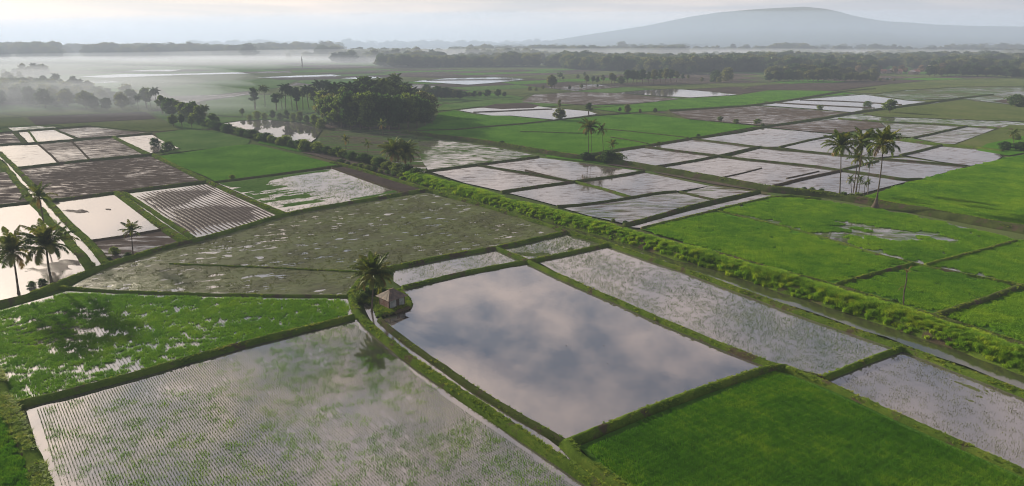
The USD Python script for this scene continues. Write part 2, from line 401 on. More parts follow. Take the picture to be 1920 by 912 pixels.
# ------------------------------------------------------------------ fields: (kind, material, outline in the photograph, label); later ones lie in front where they touch
FIELDS = [
 # near
 ('flooded_field', 'still_water', [(752, 545), (860, 519), (988, 496), (1100, 545), (1200, 590), (1330, 645), (1458, 692), (1330, 727), (1200, 776), (1062, 831), (930, 755), (830, 690), (740, 630), (712, 600), (740, 590), (772, 574)], 'large still flooded field mirroring the clouds in the middle of the picture'),
 ('flooded_field', 'still_water', [(48, 766), (300, 698), (480, 647), (600, 618), (668, 600), (740, 658), (860, 752), (1000, 845), (1100, 912), (1230, 1000), (130, 1010), (92, 912)], 'flooded field planted with straight rows of seedlings at the lower left'),
 ('flooded_field', 'rippled_water', [(-160, 640), (0, 583), (125, 547), (300, 553), (500, 558), (655, 560), (662, 590), (600, 611), (480, 640), (300, 690), (50, 756), (5, 757), (-140, 800)], 'flooded field half covered by tangled young green rice left of the hut'),
 ('flooded_field', 'rippled_water', [(1010, 492), (1140, 463), (1300, 518), (1420, 562), (1530, 603), (1680, 653), (1540, 711), (1455, 690), (1330, 643), (1200, 588), (1100, 543)], 'flooded field with thin seedling streaks right of the mirror field'),
 ('flooded_field', 'rippled_water', [(1545, 714), (1692, 659), (1800, 700), (1920, 748), (2080, 812), (2080, 960), (1960, 903), (1700, 789), (1560, 724)], 'flooded field with brown weedy tufts at the right edge'),
 ('rice_field', 'rice_dark', [(1085, 838), (1200, 788), (1330, 738), (1450, 696), (1475, 700), (1560, 733), (1700, 798), (1850, 863), (1960, 915), (2120, 990), (2120, 1100), (1330, 1100), (1190, 930), (1120, 875)], 'dense bright green rice field at the lower right corner'),
 ('rice_field', 'rice_dark', [(-120, 770), (20, 772), (45, 850), (68, 912), (90, 1010), (-120, 1010)], 'strip of bright green rice in the lower left corner'),
 ('flooded_field', 'rippled_water', [(738, 508), (840, 485), (932, 469), (985, 490), (860, 515), (757, 541), (738, 528)], 'narrow flooded strip with thin seedlings above the mirror field'),
 ('flooded_field', 'rippled_water', [(942, 468), (1058, 440), (1135, 460), (1000, 489)], 'small flooded corner plot with weeds below the canal bend'),
 ('muddy_field', 'rippled_water', [(125, 543), (200, 502), (262, 482), (322, 464), (400, 447), (533, 405), (640, 386), (800, 362), (900, 387), (1000, 417), (1060, 436), (940, 465), (840, 481), (735, 504), (690, 512), (665, 540), (658, 556), (500, 556), (300, 551)], 'broad muddy brown field with ridged stubble in the centre left'),
 # left block
 ('flooded_field', 'rippled_water', [(-160, 425), (0, 390), (66, 383), (108, 437), (165, 505), (120, 527), (60, 553), (0, 568), (-160, 620)], 'glaring flooded field behind the two left palms'),
 ('flooded_field', 'wet_mud', [(-160, 345), (-40, 328), (17, 323), (42, 358), (62, 379), (0, 386), (-160, 420)], 'small grey wet plot at the left edge'),
 ('flooded_field', 'rippled_water', [(98, 379), (214, 366), (300, 431), (165, 452), (126, 417)], 'bright flooded field with a dark mud island beside the twin banks'),
 ('muddy_field', 'wet_mud', [(166, 455), (302, 434), (338, 458), (265, 478), (203, 496)], 'small dark muddy plot behind the lone young palm'),
 ('ploughed_field', 'rippled_water', [(238, 364), (385, 346), (396, 348), (517, 404), (364, 449), (316, 418), (272, 388)], 'flooded field ploughed in dark straight furrows'),
 ('ditch_water', 'canal_water', [(222, 365), (236, 365), (272, 390), (316, 420), (360, 450), (345, 455), (302, 429)], 'narrow ditch between two banks beside the furrowed field'),
 ('ditch_water', 'rippled_water', [(0, 296), (12, 306), (36, 345), (70, 385), (96, 415), (130, 455), (178, 506), (200, 496), (165, 453), (126, 418), (94, 379), (58, 345), (31, 317), (6, 292)], 'long bright ditch between the twin banks at the left'),
 ('muddy_field', 'damp_mud', [(33, 319), (150, 305), (283, 294), (330, 316), (374, 339), (219, 361), (100, 377), (60, 345)], 'wide dark ploughed mud field above the twin banks'),
 ('flooded_field', 'streaky_bright', [(-160, 330), (-160, 292), (0, 274), (71, 272), (111, 307), (32, 316), (12, 298)], 'bright flooded field with drifting mud at the left edge'),
 ('flooded_field', 'furrow_water', [(73, 271), (133, 266), (169, 301), (113, 307)], 'narrow flooded field striped with mud left of the brown strips'),
 ('flooded_field', 'furrow_water', [(136, 266), (212, 259), (268, 291), (172, 301)], 'brown flooded field with pale water lines'),
 ('flooded_field', 'streaky_bright', [(218, 258), (285, 253), (300, 262), (335, 278), (280, 288)], 'bright flooded field below the hazy grass with two shrubs'),
 ('flooded_field', 'streaky_bright', [(31, 248), (102, 243), (146, 261), (49, 269)], 'pale flooded plot second from the left in the far row'),
 ('flooded_field', 'furrow_water', [(105, 243), (167, 238), (277, 250), (152, 260)], 'striped brown flooded plot in the far row'),
 ('flooded_field', 'wet_mud', [(-120, 262), (0, 249), (25, 248), (46, 269), (0, 273), (-120, 285)], 'wet grey plot at the left edge in the far row'),
 ('flooded_field', 'weedy_water', [(15, 240), (95, 236), (110, 241), (25, 246)], 'thin misty pool above the far row of plots'),
 ('rice_field', 'rice_green', [(296, 293), (380, 281), (440, 272), (476, 271), (567, 292), (640, 311), (520, 328), (405, 341), (385, 331), (330, 309)], 'smooth bright green rice field left of the shrub lined canal'),
 ('rice_field', 'rice_pale', [(290, 291), (340, 280), (300, 262), (290, 250), (350, 243), (400, 245), (470, 262), (465, 270), (380, 280)], 'hazy pale green grass plot behind the bright green field'),
 ('flooded_field', 'rippled_water', [(408, 344), (520, 330), (622, 317), (755, 362), (640, 383), (537, 401), (463, 368)], 'flooded field with green weed patches and bright glare left of the canal'),
 ('muddy_field', 'dry_mud', [(622, 316), (645, 313), (720, 334), (800, 357), (757, 362)], 'brown wedge of mud beside the canal palms'),
 # across the canal
 ('pond', 'still_water', [(420, 232), (457, 227), (500, 226), (560, 231), (604, 243), (592, 260), (577, 271), (520, 258), (463, 246)], 'bright pond mirroring the trees in front of the grove'),
 ('muddy_field', 'mixed_marsh', [(592, 264), (614, 251), (640, 240), (770, 246), (785, 262), (800, 320), (790, 330), (740, 318), (690, 303), (630, 285)], 'brown marshy ground in front of the dark grove'),
 ('flooded_field', 'weedy_water', [(783, 260), (850, 264), (940, 278), (1005, 292), (1008, 296), (893, 309), (803, 320), (790, 300)], 'marshy field of green weed and water right of the palm clump'),
 ('flooded_field', 'streaky_water', [(806, 322), (893, 311), (968, 324), (1070, 342), (943, 359), (870, 343)], 'flooded field with a long green weed patch beside the lush bank'),
 ('flooded_field', 'streaky_water', [(896, 309), (1010, 296), (1092, 306), (1205, 322), (1160, 330), (1076, 340), (985, 322)], 'clear flooded field mirroring the pair of slender palms'),
 ('flooded_field', 'streaky_water', [(953, 362), (1072, 344), (1128, 354), (1180, 371), (1092, 384), (1045, 386), (1000, 374)], 'flooded plot with drifting weeds beside the lush bank'),
 ('flooded_field', 'streaky_water', [(1084, 343), (1160, 332), (1207, 324), (1330, 349), (1268, 359), (1186, 370)], 'flooded plot streaked by mud below the long dyke'),
 ('flooded_field', 'streaky_half', [(1057, 391), (1095, 386), (1182, 373), (1266, 361), (1345, 378), (1260, 400), (1174, 420), (1105, 405)], 'flooded plot with dark muddy bars next to the narrow water strip'),
 ('flooded_field', 'streaky_half', [(1286, 361), (1332, 349), (1416, 361), (1350, 376)], 'small rippled wet plot below the long dyke'),
 ('ditch_water', 'streaky_water', [(1182, 426), (1290, 397), (1425, 365), (1452, 368), (1380, 385), (1260, 416), (1203, 428)], 'narrow strip of water above the bright green field'),
 ('flooded_field', 'streaky_water', [(1163, 303), (1152, 286), (1209, 277), (1343, 294), (1222, 315)], 'flooded field right of the shrub island'),
 ('flooded_field', 'streaky_water', [(1214, 275), (1298, 262), (1422, 277), (1345, 292)], 'flooded field below the green rice corner'),
 ('flooded_field', 'streaky_water', [(1312, 261), (1390, 250), (1434, 241), (1520, 248), (1566, 253), (1520, 262), (1465, 275), (1426, 276)], 'flooded field behind the three tall palms with a pale water line'),
 ('flooded_field', 'streaky_water', [(1470, 277), (1522, 264), (1580, 255), (1680, 264), (1756, 274), (1692, 291), (1640, 296), (1520, 284)], 'flooded field behind the crowns of the three tall palms'),
 ('flooded_field', 'streaky_water', [(1697, 292), (1762, 275), (1840, 279), (1872, 286), (1879, 294), (1865, 303), (1820, 311), (1760, 303)], 'rounded flooded field at the right with a blunt end'),
 ('flooded_field', 'streaky_water', [(1365, 295), (1427, 279), (1520, 287), (1640, 299), (1700, 296), (1812, 313), (1727, 336), (1697, 336), (1575, 317), (1520, 310), (1432, 301)], 'long flooded field crossing behind the tall palm trunks'),
 ('flooded_field', 'streaky_water', [(1226, 316), (1347, 296), (1432, 304), (1520, 313), (1575, 321), (1520, 333), (1450, 350), (1330, 334)], 'flooded field with broken earth lines above the long dyke'),
 ('flooded_field', 'streaky_water', [(1457, 352), (1522, 335), (1580, 322), (1700, 341), (1650, 354), (1605, 366), (1560, 366)], 'flooded field with a dark weedy corner beside the tall palms'),
 ('rice_field', 'rice_green', [(1612, 372), (1700, 344), (1800, 317), (1880, 298), (1960, 282), (2110, 262), (2110, 470), (1920, 428), (1760, 398), (1655, 381)], 'smooth green rice field at the right edge behind the tall palms'),
 ('rice_field', 'rice_green', [(1203, 430), (1342, 396), (1480, 430), (1520, 441), (1635, 476), (1705, 494), (1640, 512), (1570, 533), (1450, 503), (1340, 471)], 'vivid green rice field beside the lush canal bank'),
 ('rice_field', 'weedy_water', [(1345, 393), (1455, 368), (1560, 379), (1700, 401), (1920, 453), (2080, 490), (2080, 590), (1920, 540), (1827, 516), (1732, 496), (1635, 474), (1520, 437), (1480, 427)], 'wide pale green rice field with wet patches at the right'),
 ('rice_field', 'rice_dark', [(1578, 537), (1710, 499), (1735, 499), (1830, 522), (1904, 540), (1846, 562), (1770, 588), (1740, 588)], 'rough green plot around the dead palm trunk'),
 ('rice_field', 'rice_dark', [(1776, 592), (1846, 566), (1915, 543), (2060, 590), (2060, 690), (1920, 646)], 'dark green plot at the right edge behind the bank'),
 # middle distance
 ('rice_field', 'rice_green', [(775, 247), (854, 244), (990, 233), (1042, 226), (1120, 218), (1200, 213), (1290, 224), (1420, 237), (1300, 258), (1208, 273), (1095, 292), (1030, 287), (940, 271), (885, 262), (820, 254)], 'large green rice field behind the slender pair of palms'),
 ('rice_field', 'rice_green', [(815, 226), (822, 212), (852, 207), (890, 215), (958, 218), (1040, 226), (990, 231), (854, 242), (780, 244)], 'green rice field between the grove and the bright far pool'),
 ('rice_field', 'rice_pale', [(815, 208), (830, 196), (930, 186), (1000, 190), (1080, 196), (1000, 202), (900, 200), (850, 206)], 'hazy green strip behind the bright far pool'),
 ('flooded_field', 'rippled_water', [(860, 207), (895, 203), (940, 201), (1010, 200), (1035, 203), (1104, 209), (1119, 214), (1045, 225), (990, 220), (958, 217), (922, 217), (889, 212)], 'bright far pool with a dark bush at its rim'),
 ('muddy_field', 'dry_mud', [(900, 202), (930, 195), (985, 193), (1012, 198), (1000, 203), (940, 205)], 'brown mud flat beside the bright far pool'),
 ('flooded_field', 'wet_mud', [(978, 192), (1000, 178), (1080, 173), (1160, 175), (1230, 182), (1275, 186), (1180, 195), (1100, 197)], 'grey brown muddy field in the middle distance'),
 ('flooded_field', 'rippled_water', [(1158, 175), (1215, 169), (1262, 167), (1340, 173), (1382, 178), (1295, 183), (1225, 179)], 'bright flooded field in the far centre with reflected trees'),
 ('rice_field', 'rice_green', [(1170, 212), (1110, 204), (1180, 197), (1260, 188), (1300, 184), (1385, 179), (1440, 170), (1500, 169), (1580, 172), (1520, 182), (1418, 196), (1260, 207)], 'long green rice strip in the middle distance'),
 ('muddy_field', 'wet_mud', [(1256, 210), (1418, 199), (1520, 206), (1600, 213), (1522, 226), (1432, 236), (1290, 223)], 'dark brown muddy field with pale streaks'),
 ('flooded_field', 'rippled_water', [(1421, 197), (1485, 189), (1540, 184), (1620, 178), (1700, 189), (1762, 193), (1700, 198), (1602, 211), (1520, 204)], 'bright flooded field beside the round lone tree'),
 ('rice_field', 'far_meadow', [(1612, 213), (1700, 201), (1800, 188), (1880, 196), (2060, 212), (2060, 232), (1850, 226), (1749, 222), (1650, 219)], 'green weedy plot right of the lone round tree'),
 ('marsh_field', 'weedy_water', [(1530, 227), (1608, 214), (1650, 220), (1749, 223), (1850, 227), (2060, 234), (2060, 244), (1845, 238), (1749, 232), (1650, 228), (1572, 223)], 'streaked wet plots below the green weedy plot'),
 ('muddy_field', 'wet_mud', [(1442, 239), (1528, 228), (1572, 224), (1650, 230), (1660, 238), (1600, 246), (1570, 251), (1500, 245)], 'brown wet plot behind the left tall palm'),
 ('flooded_field', 'streaky_half', [(1652, 230), (1749, 234), (1810, 237), (1712, 258), (1620, 252), (1600, 247), (1662, 239)], 'wide rippled wet plot behind the right tall palm'),
 ('flooded_field', 'streaky_half', [(1716, 259), (1770, 248), (1815, 238), (1850, 240), (1890, 233), (1840, 252), (1790, 270), (1760, 269)], 'narrow wet plot between two slanting banks at the right'),
 ('rice_field', 'far_meadow', [(1792, 271), (1842, 252), (1895, 234), (2060, 245), (2060, 262), (1960, 270), (1890, 290), (1830, 278)], 'weedy green plot below the dark bush at the right edge'),
 ('rice_field', 'rice_pale', [(1560, 254), (1570, 252), (1620, 253), (1712, 260), (1760, 270), (1700, 263), (1640, 258)], 'thin grassy plot behind the palm crowns'),
 ('marsh_field', 'mixed_marsh', [(1640, 177), (1700, 170), (1800, 164), (1920, 163), (2060, 168), (2060, 206), (1920, 199), (1800, 185), (1700, 188)], 'hazy wet plots beyond the long dark bank at the right'),
 ('flooded_field', 'streaky_half', [(1860, 179), (1900, 172), (2060, 172), (2060, 178), (1930, 180)], 'pale wet plot far away at the right edge'),
 ('muddy_field', 'dry_mud', [(1860, 190), (1920, 182), (2060, 184), (2060, 200), (1920, 200)], 'dark plot beyond the bush at the right edge'),
 ('rice_field', 'far_meadow', [(1560, 172), (1680, 158), (1760, 150), (1920, 148), (2060, 150), (2060, 166), (1920, 162), (1800, 163), (1700, 169), (1640, 176)], 'hazy meadow in front of the village trees'),
 ('muddy_field', 'dry_mud', [(1395, 166), (1430, 160), (1520, 156), (1670, 157), (1560, 171), (1440, 169)], 'brown bare field in front of the right wood'),
 ('rice_field', 'rice_green', [(1830, 282), (1850, 270), (1920, 255), (2060, 240), (2060, 268), (1960, 280), (1890, 292)], 'green plot beside the young palm at the right edge'),
 ('flooded_field', 'rippled_water', [(775, 153), (840, 147), (950, 145), (985, 149), (960, 152), (920, 156), (878, 159), (830, 156)], 'bright far flooded plots behind the grove'),
 ('flooded_field', 'rippled_water', [(150, 144), (230, 139), (320, 139), (440, 136), (470, 138), (340, 141), (200, 146)], 'long pale sheet of water far left in the mist'),
 ('flooded_field', 'rippled_water', [(230, 134), (280, 131), (340, 131), (320, 134)], 'thin pale sheet of water far left behind the mist'),
 ('flooded_field', 'rippled_water', [(480, 146), (560, 142), (620, 140), (640, 142), (560, 145)], 'thin pale sheet of water beyond the row of slim trees'),
 ('flooded_field', 'rippled_water', [(640, 147), (690, 144), (720, 145), (680, 149)], 'thin pale sheet of water behind the tallest grove tree'),
 ('rice_field', 'rice_pale', [(385, 190), (470, 178), (560, 180), (640, 200), (560, 216), (450, 219), (390, 215)], 'hazy light green meadow left of the grove'),
 ('rice_field', 'rice_pale', [(300, 165), (420, 150), (560, 150), (520, 165), (400, 178), (320, 180)], 'misty green fields beyond the hedge trees'),
]

# the far plain: plots too small and too many to be told apart, laid out on a bent grid
FARM = {}


def far_plots():
    rng = np.random.default_rng(404)
    own = shapely.union_all([Polygon(G(f[2])).buffer(3) for f in FIELDS])
    lines = []
    for dx_, org in (((0.83, 0.56), 0),):
        d = np.array(dx_); d /= np.linalg.norm(d)
        A, B = np.arange(-2600, 3400, 92.0), np.arange(-2600, 3400, 58.0)
        a, b = np.meshgrid(A, B)
        ja = a + 26 * (noise(np.stack([a * .01, b * .01, a * 0], -1), 1) - .5) * 2 + rng.normal(0, 3, a.shape)
        jb = b + 18 * (noise(np.stack([a * .01, b * .01, a * 0 + 4], -1), 2) - .5) * 2 + rng.normal(0, 2, a.shape)
        X, Y = ja * d[0] - jb * d[1], ja * d[1] + jb * d[0]
        for i in range(a.shape[0] - 1):
            for j in range(a.shape[1] - 1):
                q = [(X[i, j], Y[i, j]), (X[i, j + 1], Y[i, j + 1]), (X[i + 1, j + 1], Y[i + 1, j + 1]), (X[i + 1, j], Y[i + 1, j])]
                cx, cy = np.mean(q, 0)
                if cy < 230 or cy > 2300 or abs(cx) > 0.80 * cy + 90: continue
                p = Polygon(q)
                if not p.is_valid: continue
                p = p.difference(own)
                if p.is_empty or p.area < 250: continue
                c = fbm(np.array([[cx * .004, cy * .004, 0.3]]), 3, 9)[0] * 0.5 + rng.random() * 0.5
                k = 'rice_pale' if c < 0.34 else 'far_meadow' if c < 0.50 else 'rice_green' if c < 0.58 else 'dry_mud' if c < 0.66 else 'wet_mud' if c < 0.76 else 'mixed_marsh' if c < 0.90 else 'far_meadow'
                m = 0.9 + 0.0008 * cy
                p = p.buffer(-m)
                if not p.is_empty: FARM.setdefault(k, []).append(p)


far_plots()

# canals
CANAL = [(770, 343), (830, 360), (900, 380), (1000, 409), (1120, 448), (1260, 491), (1400, 536), (1520, 576), (1640, 613), (1760, 655), (1920, 712), (2080, 770)]
SMALL = [(690, 570), (700, 592), (725, 622), (800, 680), (930, 772), (1062, 862), (1140, 915), (1230, 985)]


def ribbon(pts, w, step=2.0, wob=0.0, seed=0):
    c = resample(chaikin(G(pts)), step)
    n = normals2(c)
    s = np.arange(len(c)) * step
    wl = w / 2 * (1 + wob * (noise(np.c_[s * 0.25, s * 0, s * 0 + seed]) - 0.5) * 2)
    wr = w / 2 * (1 + wob * (noise(np.c_[s * 0.25, s * 0, s * 0 + seed + 9]) - 0.5) * 2)
    return Polygon(np.vstack([c + n * wl[:, None], (c - n * wr[:, None])[::-1]])).buffer(0)


polys = []
for kind, mat, px, label in FIELDS:
    polys.append(Polygon(G(px)).buffer(0))
canal_poly = ribbon(CANAL, 5.4, 2.0, 0.25, 3)
small_poly = ribbon(SMALL, 2.0, 1.5, 0.2, 5)
waters = canal_poly.union(small_poly)
taken = waters
FP = {}                                         # label -> polygon on the ground
for k in range(len(FIELDS) - 1, -1, -1):
    p = polys[k].difference(taken)
    taken = taken.union(polys[k].buffer(0.02))
    FP[FIELDS[k][3]] = p
for kind, mat, px, label in FIELDS:
    p = FP[label]
    if p.is_empty: continue
    v, f = tri_mesh(p, 0.02)
    struct(kind, (v, f), mat, label, kind.replace('_', ' '))
for k, label in (('rice_pale', 'many small pale rice plots of the far plain'), ('far_meadow', 'many small grassy plots of the far plain'), ('rice_green', 'many small bright green plots of the far plain'), ('dry_mud', 'many small bare brown plots of the far plain'), ('wet_mud', 'many small wet plots of the far plain'), ('mixed_marsh', 'many small half flooded plots of the far plain')):
    ms = [tri_mesh(p, 0.0) for p in FARM.get(k, [])]
    V_, F_, n_ = [], [], 0
    for v, f in ms:
        V_.append(v); F_.append(f + n_); n_ += len(v)
    if V_: struct('farmland', (np.vstack(V_) - [0, 0, 0.10], np.vstack(F_)), k, label, 'farmland')
struct('canal_water', tri_mesh(canal_poly, 0.03), 'canal_water', 'broad green brown irrigation canal running diagonally beside the lush bank', 'canal')
struct('canal_water', tri_mesh(small_poly, 0.035), 'still_water', 'narrow straight canal between the mossy bank and the mirror field', 'canal')

